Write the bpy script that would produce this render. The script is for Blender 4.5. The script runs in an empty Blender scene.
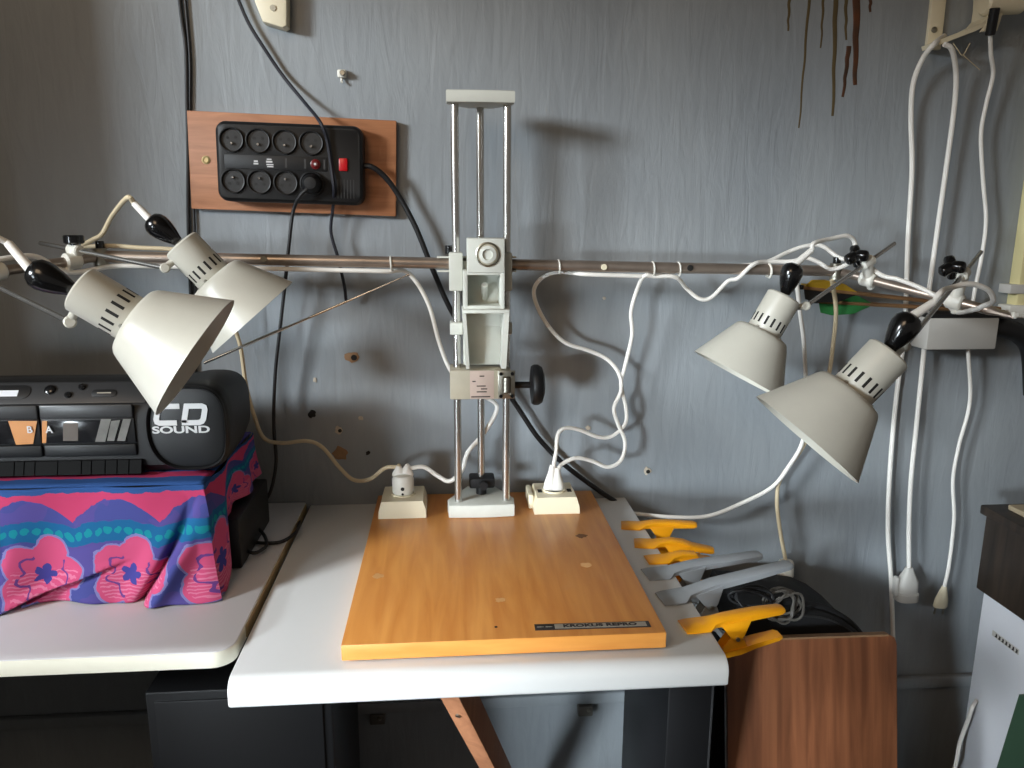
import bpy, bmesh, math, random
from mathutils import Vector, Matrix, noise
random.seed(4)
C = bpy.context.scene.collection
# ------------------------------------------------------------------ camera
F = 769.0; PITCH, YAW, ROLL = math.radians(12.05), math.radians(4.8), math.radians(0.3)
CAM = Vector((0, -1.48, 1.31))
FWD = Vector((math.sin(YAW)*math.cos(PITCH), math.cos(YAW)*math.cos(PITCH), -math.sin(PITCH)))
_r = Vector((math.cos(YAW), -math.sin(YAW), 0)); _u = _r.cross(FWD)
RT = _r*math.cos(ROLL)+_u*math.sin(ROLL); UP = -_r*math.sin(ROLL)+_u*math.cos(ROLL)
def ray(px, py): return FWD+RT*((px-512)/F)+UP*((384-py)/F)
def aY(px, py, Y): d = ray(px, py); return CAM+d*((Y-CAM.y)/d.y)
def aZ(px, py, Z): d = ray(px, py); return CAM+d*((Z-CAM.z)/d.z)
def aD(px, py, D): return CAM+ray(px, py)*D
def depth(p): return (Vector(p)-CAM).dot(FWD)
cd = bpy.data.cameras.new('camera'); cam = bpy.data.objects.new('camera', cd); C.objects.link(cam)
cd.sensor_width = 36; cd.lens = F*36/1024; cd.clip_start = .02
m3 = Matrix((RT, UP, -FWD)).transposed(); cam.matrix_world = Matrix.Translation(CAM) @ m3.to_4x4()
bpy.context.scene.camera = cam
# ------------------------------------------------------------------ materials
def lin(c): return tuple(((v/255)/12.92 if v/255 <= .04045 else ((v/255+.055)/1.055)**2.4) for v in c)+(1,)
def N(nt, t, **k):
    n = nt.nodes.new(t)
    for a, b in k.items():
        if a.startswith('i_'): n.inputs[a[2:].replace('_', ' ')].default_value = b
        else: setattr(n, a, b)
    return n
def mat(name, rgb, rough=.5, metal=0, var=0.0, vscale=20, bump=0.0, bscale=200, stretch=(1, 1, 1), spec=.5, rgb2=None, coat=0):
    m = bpy.data.materials.new(name); m.use_nodes = True; nt = m.node_tree; b = nt.nodes['Principled BSDF']; L = nt.links.new
    b.inputs['Roughness'].default_value = rough; b.inputs['Metallic'].default_value = metal
    b.inputs['Specular IOR Level'].default_value = spec; b.inputs['Coat Weight'].default_value = coat
    c = lin(rgb); b.inputs['Base Color'].default_value = c
    tc = N(nt, 'ShaderNodeTexCoord'); mp = N(nt, 'ShaderNodeMapping'); mp.inputs['Scale'].default_value = stretch
    L(tc.outputs['Object'], mp.inputs['Vector'])
    if var or rgb2:
        nz = N(nt, 'ShaderNodeTexNoise', i_Scale=vscale, i_Detail=5.0); L(mp.outputs[0], nz.inputs['Vector'])
        rp = N(nt, 'ShaderNodeValToRGB'); c2 = lin(rgb2) if rgb2 else tuple(v*(1-var) for v in c[:3])+(1,)
        rp.color_ramp.elements[0].color = c2; rp.color_ramp.elements[1].color = c
        rp.color_ramp.elements[0].position = .3; rp.color_ramp.elements[1].position = .68
        L(nz.outputs['Fac'], rp.inputs[0]); L(rp.outputs[0], b.inputs['Base Color'])
    if bump:
        nb = N(nt, 'ShaderNodeTexNoise', i_Scale=bscale, i_Detail=4.0); L(mp.outputs[0], nb.inputs['Vector'])
        bp = N(nt, 'ShaderNodeBump', i_Strength=bump, i_Distance=.004); L(nb.outputs['Fac'], bp.inputs['Height']); L(bp.outputs[0], b.inputs['Normal'])
    return m
def wall_mat():
    m = bpy.data.materials.new('brushed_grey_paint'); m.use_nodes = True; nt = m.node_tree; b = nt.nodes['Principled BSDF']; L = nt.links.new
    b.inputs['Roughness'].default_value = .5; b.inputs['Specular IOR Level'].default_value = .35
    tc = N(nt, 'ShaderNodeTexCoord')
    def noise_(scale, st, det=5.0, dist=0.0):
        mp = N(nt, 'ShaderNodeMapping'); mp.inputs['Scale'].default_value = st; L(tc.outputs['Object'], mp.inputs['Vector'])
        n = N(nt, 'ShaderNodeTexNoise', i_Scale=scale, i_Detail=det, i_Distortion=dist); L(mp.outputs[0], n.inputs['Vector']); return n
    big = noise_(3.0, (1, 1, .7)); st = noise_(42.0, (1, 1, .16), 4.0, 1.0); lump = noise_(26.0, (1, 1, .4), 4.0, .8)
    r1 = N(nt, 'ShaderNodeValToRGB'); r1.color_ramp.elements[0].color = lin((133, 139, 144)); r1.color_ramp.elements[1].color = lin((149, 154, 157))
    r1.color_ramp.elements[0].position = .3; r1.color_ramp.elements[1].position = .7
    L(big.outputs['Fac'], r1.inputs[0])
    r2 = N(nt, 'ShaderNodeValToRGB'); r2.color_ramp.elements[0].color = (.95, .95, .95, 1); r2.color_ramp.elements[1].color = (1.02, 1.02, 1.02, 1)
    r2.color_ramp.elements[0].position = .32; r2.color_ramp.elements[1].position = .66; L(st.outputs['Fac'], r2.inputs[0])
    mx = N(nt, 'ShaderNodeMixRGB', blend_type='MULTIPLY'); mx.inputs[0].default_value = 1
    L(r1.outputs[0], mx.inputs[1]); L(r2.outputs[0], mx.inputs[2]); L(mx.outputs[0], b.inputs['Base Color'])
    ad = N(nt, 'ShaderNodeMath', operation='ADD'); ml = N(nt, 'ShaderNodeMath', operation='MULTIPLY'); ml.inputs[1].default_value = .9
    L(lump.outputs['Fac'], ml.inputs[0]); L(st.outputs['Fac'], ad.inputs[0]); L(ml.outputs[0], ad.inputs[1])
    bp = N(nt, 'ShaderNodeBump', i_Strength=.34, i_Distance=.004); L(ad.outputs[0], bp.inputs['Height']); L(bp.outputs[0], b.inputs['Normal'])
    return m
def wood_mat(name, c1, c2, scale, rings, rough=.45, rot=(0, 0, 0), st=(1, 1, 1), coat=0):
    m = bpy.data.materials.new(name); m.use_nodes = True; nt = m.node_tree; b = nt.nodes['Principled BSDF']; L = nt.links.new
    b.inputs['Roughness'].default_value = rough; b.inputs['Coat Weight'].default_value = coat; b.inputs['Coat Roughness'].default_value = .3
    tc = N(nt, 'ShaderNodeTexCoord'); mp = N(nt, 'ShaderNodeMapping'); mp.inputs['Scale'].default_value = st; mp.inputs['Rotation'].default_value = rot
    L(tc.outputs['Object'], mp.inputs['Vector'])
    nz = N(nt, 'ShaderNodeTexNoise', i_Scale=scale, i_Detail=8.0, i_Distortion=rings); L(mp.outputs[0], nz.inputs['Vector'])
    rp = N(nt, 'ShaderNodeValToRGB'); rp.color_ramp.elements[0].color = lin(c1); rp.color_ramp.elements[1].color = lin(c2)
    rp.color_ramp.elements[0].position = .33; rp.color_ramp.elements[1].position = .67
    L(nz.outputs['Fac'], rp.inputs[0]); L(rp.outputs[0], b.inputs['Base Color'])
    return m
def cloth_mat():
    m = bpy.data.materials.new('printed_cotton'); m.use_nodes = True; nt = m.node_tree; b = nt.nodes['Principled BSDF']; L = nt.links.new
    b.inputs['Roughness'].default_value = .9; b.inputs['Specular IOR Level'].default_value = .1
    uv = N(nt, 'ShaderNodeUVMap', uv_map='UVMap'); sp = N(nt, 'ShaderNodeSeparateXYZ'); L(uv.outputs[0], sp.inputs[0])
    def M(op, a, b_=None, c=None):
        n = N(nt, 'ShaderNodeMath', operation=op)
        for i, v in enumerate((a, b_, c)):
            if v is None: continue
            if isinstance(v, (int, float)): n.inputs[i].default_value = v
            else: L(v, n.inputs[i])
        return n.outputs[0]
    nz = N(nt, 'ShaderNodeTexNoise', i_Scale=55.0, i_Detail=3.0); L(uv.outputs[0], nz.inputs['Vector'])
    wob = M('MULTIPLY', M('SUBTRACT', nz.outputs['Fac'], .5), .012)
    u = M('ADD', sp.outputs[0], wob); v = M('ADD', sp.outputs[1], wob)
    col = None
    def layer(mask, rgb):
        nonlocal col
        mx = N(nt, 'ShaderNodeMixRGB'); L(mask, mx.inputs[0])
        if col is None: mx.inputs[1].default_value = lin((64, 68, 126))
        else: L(col, mx.inputs[1])
        mx.inputs[2].default_value = lin(rgb); col = mx.outputs[0]
    def band(x, lo, hi):
        return M('MULTIPLY', M('GREATER_THAN', x, lo), M('LESS_THAN', x, hi))
    P = .124
    # purple ground patches
    n2 = N(nt, 'ShaderNodeTexNoise', i_Scale=18.0); L(uv.outputs[0], n2.inputs['Vector'])
    layer(M('MULTIPLY', M('GREATER_THAN', n2.outputs['Fac'], .5), .75), (80, 68, 128))
    layer(band(v, -.2, .008), (44, 74, 124)); layer(band(v, -.06, -.035), (160, 50, 84)); layer(band(v, -.12, -.09), (86, 70, 160))
    # scalloped pink band
    sc = M('ABSOLUTE', M('SINE', M('MULTIPLY', M('ADD', u, .055), math.pi/P)))
    layer(M('MULTIPLY', M('GREATER_THAN', v, .008), M('LESS_THAN', M('ADD', v, M('MULTIPLY', sc, .034)), .05)), (172, 58, 94))
    # teal dotted band
    w = M('ADD', v, M('MULTIPLY', sc, .012))
    layer(band(w, .058, .088), (28, 86, 128))
    du = M('SUBTRACT', M('FRACT', M('MULTIPLY', u, 70)), .5); dv = M('MULTIPLY', M('SUBTRACT', w, .073), 70)
    layer(M('LESS_THAN', M('ADD', M('MULTIPLY', du, du), M('MULTIPLY', dv, dv)), .16), (24, 120, 132))
    # flowers
    cu = M('MULTIPLY', M('SUBTRACT', M('FRACT', M('ADD', M('MULTIPLY', u, 1/P), .30)), .5), P); cv = M('SUBTRACT', v, .125)
    r = M('SQRT', M('ADD', M('MULTIPLY', cu, cu), M('MULTIPLY', cv, cv))); th = M('ARCTAN2', cv, cu)
    pet = M('ADD', .041, M('MULTIPLY', M('ABSOLUTE', M('COSINE', M('MULTIPLY', th, 2.5))), .015))
    layer(M('LESS_THAN', r, M('ADD', pet, .0035)), (112, 110, 158))
    layer(M('LESS_THAN', r, pet), (180, 72, 108))
    st = M('GREATER_THAN', M('SINE', M('MULTIPLY', v, 1150)), .35)
    layer(M('MULTIPLY', M('MULTIPLY', st, M('GREATER_THAN', cv, -.008)), M('LESS_THAN', r, M('SUBTRACT', pet, .006))), (190, 106, 134))
    arc = M('ABSOLUTE', M('SUBTRACT', r, M('ADD', .030, M('MULTIPLY', M('SINE', M('MULTIPLY', th, 7)), .005))))
    layer(M('MULTIPLY', M('LESS_THAN', arc, .0019), M('GREATER_THAN', M('COSINE', M('MULTIPLY', th, 2.5)), .1)), (96, 58, 118))
    cen = M('ADD', .008, M('MULTIPLY', M('ABSOLUTE', M('COSINE', M('MULTIPLY', th, 2.5))), .008))
    layer(M('LESS_THAN', r, cen), (62, 60, 128))
    layer(band(v, .178, .3), (30, 100, 160))
    L(col, b.inputs['Base Color'])
    return m
WALL = wall_mat(); CLOTH = cloth_mat()
lamp_paint = mat('cream_lamp_enamel', (196, 193, 181), .38, var=.05, vscale=30)
stand_paint = mat('off_white_hammer_paint', (205, 207, 198), .5, var=.05, vscale=60)
stand_dark = mat('beige_grey_cast_metal', (178, 170, 150), .5, var=.08, vscale=60)
dark_slot = mat('dark_opening', (22, 20, 18), .8)
chrome = mat('polished_steel', (205, 203, 198), .24, .92, var=.08, vscale=30)
tube_steel = mat('aged_steel_tube', (172, 158, 146), .36, .75, var=.2, vscale=25)
zinc = mat('zinc_plate', (165, 162, 150), .4, 1.0, var=.15, vscale=60)
bakelite = mat('black_bakelite', (14, 14, 15), .18, spec=.6)
black_pl = mat('black_plastic', (18, 18, 19), .5, bump=.05, bscale=800, spec=.35)
black_in = mat('black_recess', (12, 12, 13), .5)
black_lq = mat('black_lacquer', (16, 16, 18), .45)
black_fb = mat('black_nylon', (20, 20, 22), .75, bump=.25, bscale=60)
grey_pl = mat('charcoal_plastic', (50, 50, 51), .4, var=.1, vscale=30)
cream_pl = mat('cream_plastic', (226, 216, 188), .45, var=.04)
white_pl = mat('white_plastic', (226, 224, 214), .4, var=.03)
cord_w = mat('white_pvc_cord', (236, 233, 226), .5, var=.04, vscale=25)
cord_y = mat('beige_pvc_cord', (206, 190, 158), .5, var=.08, vscale=25)  # beige version of the cord colour
cord_b = mat('black_rubber_cord', (16, 16, 18), .5)
white_lam = mat('white_laminate', (216, 216, 214), .42, var=.03, vscale=8)
lav_lam = mat('pale_laminate', (214, 211, 212), .42, var=.03, vscale=8)
edge_w = mat('cream_edge_band', (232, 228, 210), .45, var=.06, vscale=12)
edge_tan = mat('bare_chipboard_edge', (176, 152, 112), .7, var=.2, vscale=40)
beech = wood_mat('varnished_beech', (196, 124, 54), (214, 146, 72), 9, .6, .42, st=(6, .55, 2), coat=.12)
beech_edge = wood_mat('beech_front_edge', (214, 140, 62), (226, 156, 76), 12, .4, .45, st=(.8, .8, 5), coat=.1)
ply = wood_mat('stained_plywood', (150, 98, 64), (176, 118, 80), 7, 1.2, .55, st=(1, 1, 9))
mahog = wood_mat('striped_mahogany_veneer', (108, 64, 40), (150, 94, 62), 16, .5, .45, st=(3.2, 1, .08))
brace_w = wood_mat('planed_pine', (160, 104, 72), (182, 124, 88), 10, .8, .6, st=(5, 5, .5))
darkw = wood_mat('dark_oak_veneer', (34, 27, 22), (60, 49, 40), 14, .6, .5, st=(4, 4, .3))
arrow_w = wood_mat('arrow_shaft_wood', (120, 88, 56), (146, 108, 70), 20, .4, .55, st=(.3, 5, 5))
paper = mat('tan_card', (176, 160, 132), .8, var=.08)
label_p = mat('pinkish_paper_label', (196, 176, 164), .7, var=.06, vscale=90)
label_g = mat('silver_label', (150, 142, 128), .5)
ink = mat('dark_ink', (40, 34, 32), .7)
silver = mat('silver_print', (196, 196, 196), .4)
white_enam = mat('white_enamel_sheet', (222, 224, 230), .35, var=.02)
green = mat('green_card', (58, 86, 66), .6, var=.1)
yel = mat('yellow_clamp_nylon', (242, 164, 18), .38, var=.06, vscale=30)
gry = mat('grey_clamp_nylon', (148, 153, 157), .42, var=.06, vscale=30)
orange_pad = mat('dusty_yellow_pad', (206, 140, 50), .6, var=.1)
yfletch = mat('yellow_feather', (208, 164, 40), .7, bump=.3, bscale=400, stretch=(1, 1, 4))
gfletch = mat('green_feather', (34, 110, 52), .7, bump=.3, bscale=400, stretch=(1, 1, 4))
ystrip = mat('pale_yellow_paint', (222, 212, 160), .5, var=.05)
boxgrey = mat('light_grey_plastic', (196, 194, 188), .45, var=.04)
rust = mat('rust_run', (92, 50, 22), .6, var=.5, vscale=30, rgb2=(52, 38, 26))
rust2 = mat('olive_run', (92, 78, 48), .6, var=.3, vscale=30)
red = mat('red_switch_plastic', (176, 14, 22), .3); red_d = mat('dark_red_plastic', (92, 14, 18), .35)
amber = mat('amber_cassette_window', (190, 128, 70), .3, var=.1, vscale=40)
smoke = mat('smoked_window', (26, 26, 28), .12); shine = mat('pale_window_glint', (120, 118, 114), .25, var=.4, vscale=30)  # shine: pale tone painting the reflections on the smoked window
lcd = mat('pale_display', (214, 216, 220), .3)
plaster = mat('bare_plaster', (202, 190, 172), .9, var=.2, vscale=200)
brownpl = mat('tan_wall_plug', (150, 116, 84), .7, var=.2, vscale=80)
floor_m = mat('dark_floor', (58, 50, 44), .7, var=.2); ceil_m = mat('ceiling_paint', (150, 146, 138), .9)
copper = mat('grey_cable', (92, 88, 82), .5)
# ------------------------------------------------------------------ mesh builder
class MB:
    def __init__(s, mats): s.bm = bmesh.new(); s.mats = mats if isinstance(mats, list) else [mats]
    def _merge(s, bm, mi, mtx=None):
        for f in bm.faces: f.material_index = mi
        if mtx is not None: bmesh.ops.transform(bm, matrix=mtx, verts=bm.verts)
        me = bpy.data.meshes.new('t'); bm.to_mesh(me); bm.free(); s.bm.from_mesh(me); bpy.data.meshes.remove(me); return s
    def box(s, lo, hi, bev=.0, mi=0, mtx=None, seg=2):
        bm = bmesh.new(); lo, hi = Vector(lo), Vector(hi); c = (lo+hi)/2; d = hi-lo
        bmesh.ops.create_cube(bm, size=1, matrix=Matrix.Translation(c) @ Matrix.Diagonal((abs(d.x), abs(d.y), abs(d.z), 1)))
        if bev: bmesh.ops.bevel(bm, geom=bm.edges[:], offset=bev, segments=seg, affect='EDGES', profile=.5)
        return s._merge(bm, mi, mtx)
    def prism(s, pts, h, mtx, bev=0, mi=0, bev_caps_only=True):   # 2D polygon extruded along local z 0..h
        bm = bmesh.new(); vs = [bm.verts.new((x, y, 0)) for x, y in pts]; f = bm.faces.new(vs)
        e = bmesh.ops.extrude_face_region(bm, geom=[f]); bmesh.ops.translate(bm, vec=(0, 0, h), verts=[v for v in e['geom'] if isinstance(v, bmesh.types.BMVert)])
        bmesh.ops.recalc_face_normals(bm, faces=bm.faces)
        if bev:
            ed = [x for x in bm.edges if not bev_caps_only or abs(x.verts[0].co.z-x.verts[1].co.z) < 1e-6]
            bmesh.ops.bevel(bm, geom=ed, offset=bev, segments=2, affect='EDGES', profile=.5)
        return s._merge(bm, mi, mtx)
    def lathe(s, prof, mtx, seg=40, mi=0, closed=False):           # (r, z) about local z
        bm = bmesh.new(); rings = []
        for r, z in prof:
            if r < 1e-7: rings.append([bm.verts.new((0, 0, z))])
            else: rings.append([bm.verts.new((r*math.cos(2*math.pi*i/seg), r*math.sin(2*math.pi*i/seg), z)) for i in range(seg)])
        pairs = list(zip(rings, rings[1:])) + ([(rings[-1], rings[0])] if closed else [])
        for a, b in pairs:
            for i in range(seg):
                j = (i+1) % seg
                if len(a) == 1 and len(b) == 1: continue
                if len(a) == 1: bm.faces.new((a[0], b[j], b[i]))
                elif len(b) == 1: bm.faces.new((a[i], a[j], b[0]))
                else: bm.faces.new((a[i], a[j], b[j], b[i]))
        bmesh.ops.recalc_face_normals(bm, faces=bm.faces)
        return s._merge(bm, mi, mtx)
    def cyl(s, a, b, r, seg=20, mi=0, bev=0, r2=None):
        a, b = Vector(a), Vector(b); h = (b-a).length; r2 = r if r2 is None else r2
        p = [(0, 0), (r-bev, 0), (r, bev), (r2, h-bev), (r2-bev, h), (0, h)] if bev else [(0, 0), (r, 0), (r2, h), (0, h)]
        return s.lathe(p, axis_mtx(a, b-a), seg, mi)
    def tube(s, pts, r, seg=10, mi=0, smooth=8, rfun=None):
        pts = [Vector(p) for p in pts]
        if smooth and len(pts) > 2:
            q = [pts[0]*2-pts[1]]+pts+[pts[-1]*2-pts[-2]]; out = []
            for i in range(1, len(q)-2):
                p0, p1, p2, p3 = q[i-1:i+3]
                for k in range(smooth):
                    t = k/smooth; out.append(.5*((2*p1)+(p2-p0)*t+(2*p0-5*p1+4*p2-p3)*t*t+(3*p1-p0-3*p2+p3)*t**3))
            out.append(pts[-1]); pts = out
        bm = bmesh.new(); rings = []; T = (pts[1]-pts[0]).normalized()
        n = T.cross(Vector((.3, .2, 1))).normalized()
        for i, p in enumerate(pts):
            t = (pts[min(i+1, len(pts)-1)]-pts[max(i-1, 0)])
            if t.length > 1e-9: t.normalize()
            else: t = T
            n = (n-t*n.dot(t)).normalized(); b = t.cross(n); T = t
            rr = r*(rfun(i/(len(pts)-1)) if rfun else 1)
            rings.append([bm.verts.new(p+(n*math.cos(2*math.pi*k/seg)+b*math.sin(2*math.pi*k/seg))*rr) for k in range(seg)])
        for a, b in zip(rings, rings[1:]):
            for k in range(seg): bm.faces.new((a[k], a[(k+1) % seg], b[(k+1) % seg], b[k]))
        bm.faces.new(rings[0][::-1]); bm.faces.new(rings[-1]); bmesh.ops.recalc_face_normals(bm, faces=bm.faces)
        return s._merge(bm, mi)
    def loft(s, secs, mi=0, mtx=None, close=True):                 # list of equal-length vertex loops
        bm = bmesh.new(); R = [[bm.verts.new(p) for p in q] for q in secs]; n = len(R[0])
        for a, b in zip(R, R[1:]):
            for k in range(n): bm.faces.new((a[k], a[(k+1) % n], b[(k+1) % n], b[k]))
        if close: bm.faces.new(R[0][::-1]); bm.faces.new(R[-1])
        bmesh.ops.recalc_face_normals(bm, faces=bm.faces); return s._merge(bm, mi, mtx)
    def quads(s, q, mi=0):
        bm = bmesh.new()
        for f in q: bm.faces.new([bm.verts.new(p) for p in f])
        return s._merge(bm, mi)
    def build(s, name, parent=None, smooth=True, ang=35):
        me = bpy.data.meshes.new(name); s.bm.to_mesh(me); s.bm.free()
        for m in s.mats: me.materials.append(m)
        if smooth:
            me.shade_smooth(); me.set_sharp_from_angle(angle=math.radians(ang))
        o = bpy.data.objects.new(name, me); C.objects.link(o)
        if parent: adopt(o, parent)
        return o
def adopt(o, p):
    o.parent = p; bpy.context.view_layer.update(); o.matrix_parent_inverse = p.matrix_world.inverted()
def axis_mtx(o, ax, hint=(0, 0, 1)):
    z = Vector(ax).normalized(); h = Vector(hint)
    if abs(z.dot(h)) > .98: h = Vector((0, 1, 0))
    x = h.cross(z).normalized(); y = z.cross(x)
    return Matrix.Translation(Vector(o)) @ Matrix((x, y, z)).transposed().to_4x4()
def frame(o, x, y, z): return Matrix.Translation(Vector(o)) @ Matrix((Vector(x), Vector(y), Vector(z))).transposed().to_4x4()
FACE = lambda o: frame(o, (1, 0, 0), (0, 0, 1), (0, -1, 0))        # local xy = world xz, z towards the room
def tag(o, label, cat, group=None):
    o['label'] = label; o['category'] = cat
    if group: o['group'] = group
    return o
def thing(name, loc, label, cat, group=None):
    o = bpy.data.objects.new(name, None); o.location = loc; o.empty_display_size = .03; C.objects.link(o)
    bpy.context.view_layer.update(); return tag(o, label, cat, group)
def struct(o): o['kind'] = 'structure'; return o
def rrect(w, h, r, n=6, cx=0, cy=0):
    out = []
    for sx, sy, a in ((1, 1, 0), (-1, 1, 90), (-1, -1, 180), (1, -1, 270)):
        for i in range(n+1):
            t = math.radians(a+90*i/n); out.append((cx+sx*(w/2-r)+r*math.cos(t), cy+sy*(h/2-r)+r*math.sin(t)))
    return out
def text(name, s, size, mtx, m, parent, ext=.0003, sx=1, bold=0):
    cu = bpy.data.curves.new('t', 'FONT'); cu.body = s; cu.size = size; cu.align_x = 'CENTER'; cu.align_y = 'CENTER'; cu.extrude = ext; cu.offset = bold
    o = bpy.data.objects.new('t', cu); C.objects.link(o); dg = bpy.context.evaluated_depsgraph_get()
    me = bpy.data.meshes.new_from_object(o.evaluated_get(dg)); bpy.data.objects.remove(o); bpy.data.curves.remove(cu)
    me.transform(mtx @ Matrix.Diagonal((sx, 1, 1, 1))); me.materials.clear(); me.materials.append(m); me.name = name
    n = bpy.data.objects.new(name, me); C.objects.link(n); adopt(n, parent); return n
# ------------------------------------------------------------------ room shell
W0, W1 = -1.02, 2.3
b = MB(WALL).box((W0-.2, 0, 0), (W1, .2, 2.6)); wall = struct(b.build('wall_back', smooth=False))
# the shallow ledge where the plaster ends near the floor
b = MB(WALL).box((W0, -.018, .285), (W1, 0, .312), .006); struct(b.build('trim_1'))
struct(MB(floor_m).box((W0-.2, -3.6, -.1), (W1, 0, 0)).build('floor', smooth=False))
struct(MB(ceil_m).box((W0-.2, -3.6, 2.6), (W1, .2, 2.7)).build('ceiling', smooth=False))
WY0, WY1, WZ0, WZ1 = -1.46, -.46, .78, 1.95
VY0, VZ0, VZ1 = -2.2, .15, 1.14      # unseen low opening, added and shaped to let in the low daylight
b = MB(WALL); T0 = W0-.16
b.box((T0, WY1, 0), (W0, 0, 2.6)).box((T0, -3.6, 0), (W0, VY0, 2.6)).box((T0, VY0, 0), (W0, WY0, VZ0)).box((T0, VY0, VZ1), (W0, WY0, 2.6)).box((T0, WY0, 0), (W0, WY1, WZ0)).box((T0, WY0, WZ1), (W0, WY1, 2.6))
struct(b.build('wall_left', smooth=False))
b = MB(white_pl)
for lo, hi in (((WY0, WZ0), (WY0+.035, WZ1)), ((WY1-.035, WZ0), (WY1, WZ1)), ((WY0+.035, WZ0), (WY1-.035, WZ0+.035)), ((WY0+.035, WZ1-.035), (WY1-.035, WZ1))):
    b.box((T0+.03, lo[0], lo[1]), (T0+.08, hi[0], hi[1]), .004)
struct(b.build('window_1'))
# rust coloured runs down the wall
def drip(px, y0, y1, x1, r, m, name='rust_drip'):
    a, e = aY(px, y0, -.0005), aY(x1, y1, -.0005); pts = []
    for i in range(9):
        t = i/8; p = a.lerp(e, t); p.x += .0009*math.sin(i*2.1+px)*(0 if i in (0,) else 1); p.z = a.z+(e.z-a.z)*t; pts.append(p)
    o = MB(m); o.tube(pts, r, 8, smooth=4, rfun=lambda t: 1-.5*t)
    me = o.build(name); 
    for v in me.data.vertices: v.co.y = -.0002+(v.co.y+.0005)*.15
    adopt(me, wall); return me
drip(790, -12, 31, 788, .0036, rust2); drip(810, -12, 128, 799, .0030, rust2); drip(824, -12, 48, 821, .0030, rust2)
drip(836, -12, 116, 833, .0052, rust2); drip(849, 46, 97, 843, .0050, rust); drip(857, -12, 85, 855, .0082, rust); drip(871, -12, 12, 870, .0045, rust)
drip(846, -12, 40, 846, .0040, rust2)
# old fixing holes and plugs left in the wall
def wall_plug(px, py, r, m, label, hole=True, flat=1.0, group=None):
    p = aY(px, py, 0); o = MB([m, dark_slot]); n = 14
    rad = [r*(1+random.uniform(-.25, .25)) for _ in range(n)]
    o.prism([(rad[i]*math.cos(2*math.pi*i/n)*flat, rad[i]*math.sin(2*math.pi*i/n)) for i in range(n)], .0014, FACE(p), .0005)
    if hole: o.cyl(p+Vector((.002, -.0014, -.001)), p+Vector((.002, -.0021, -.001)), r*.5, 12, 1)
    tag(o.build('wall_plug'), label, 'wall plug', group)
wall_plug(353, 357, .0115, brownpl, 'larger tan plug hole in the wall left of the column', True, 1.25)
wall_plug(312, 414, .0075, dark_slot, 'black drilled hole in the shadowed wall beside the hanging black cord', False)
wall_plug(339, 430, .0075, plaster, 'chipped hole in the wall above the tan wall patch')
wall_plug(340, 453, .014, brownpl, 'flat tan filler patch on the wall behind a cream cord', False, 1.1)
wall_plug(315, 380, .0055, plaster, 'small white upright fleck of plaster on the wall left of the tan hole', False, .6)
wall_plug(361, 418, .0045, plaster, 'tiny pale plaster chip on the wall above the left socket box', False)
wall_plug(368, 453, .0045, dark_slot, 'tiny black nail hole right of the tan filler patch', False)
wall_plug(647, 471, .0085, plaster, 'white rimmed screw hole in the wall right of the socket boxes')
wall_plug(588, 428, .0050, plaster, 'small plaster chip beside the crossing white cords', False)
wall_plug(604, 298, .0035, plaster, 'tiny pale speck on the wall under the lamp bar', False)
# ------------------------------------------------------------------ tables
TZ = .75; TX0, TX1, TY0 = -.279, .361, -.603
t = thing('folding_table', (.05, -.3, TZ), 'white laminate table with rounded front edge carrying the copy stand', 'table')
b = MB(white_lam); prof = [(0, 0), (0, -.038), (TY0+.006, -.038)]
for i in range(9):
    a = math.radians(-90-90*i/8); prof.append((TY0+.006+.006*math.cos(a), -.032+.006*math.sin(a)))
for i in range(9):
    a = math.radians(180-90*i/8); prof.append((TY0+.020+.020*math.cos(a), -.020+.020*math.sin(a)))
b.prism(prof, TX1-TX0, frame((TX0, 0, TZ), (0, 1, 0), (0, 0, 1), (1, 0, 0)), .003); b.build('table_top', t)
# diagonal brace under the table
A, B_ = Vector((-.004, -.545, TZ-.040)), Vector((.158, -.035, .0))
d = (B_-A).normalized(); sx = Vector((1, -.45, 0)); sx = (sx-d*sx.dot(d)).normalized(); sy = d.cross(sx)
b = MB([brace_w]); q = Matrix.Translation(A) @ Matrix((sx, sy, d)).transposed().to_4x4()
b.box((-.016, -.020, .012), (.016, .020, (B_-A).length-.02), .002, 0, q); b.build('brace', t)
for k in (-1, 1): MB(zinc).cyl(A+d*.10+sy*.020*k, A+d*.10+sy*.0225*k, .004, 12).build('screw', t)
t = thing('side_table', (-.6, -.3, .758), 'pale laminate desk top on the left under the radio cassette player', 'table')
DZ = .758; b = MB([lav_lam, edge_w]); X1 = -.287; r = .028; Y0 = -.545
pts = [(-1.0, 0-.002), (-1.0, Y0)] + [(X1-r+r*math.cos(math.radians(a)), Y0+r+r*math.sin(math.radians(a))) for a in range(-90, 1, 10)] + [(X1, -.002)]
b.prism(pts, .002, Matrix.Translation((0, 0, DZ-.002)), .0012, 0); b.build('laminate_top', t)
b = MB([edge_w]); b.prism(pts, .022, Matrix.Translation((0, 0, DZ-.024)), .001); b.build('edge_band', t)
b = MB(edge_tan); b.box((X1-.001, Y0+.07, DZ-.021), (X1+.0015, -.004, DZ-.0035), .0005); b.build('worn_edge', t)
for yy in (-.5, -.08):
    b = MB(black_lq).box((-.99, yy-.02, 0), (-.95, yy+.02, DZ-.024), .003); b.build('leg', t)
b = MB(black_lq).box((-.99, -.05, DZ-.09), (-.47, -.02, DZ-.024), .003); b.build('rail', t)
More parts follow.
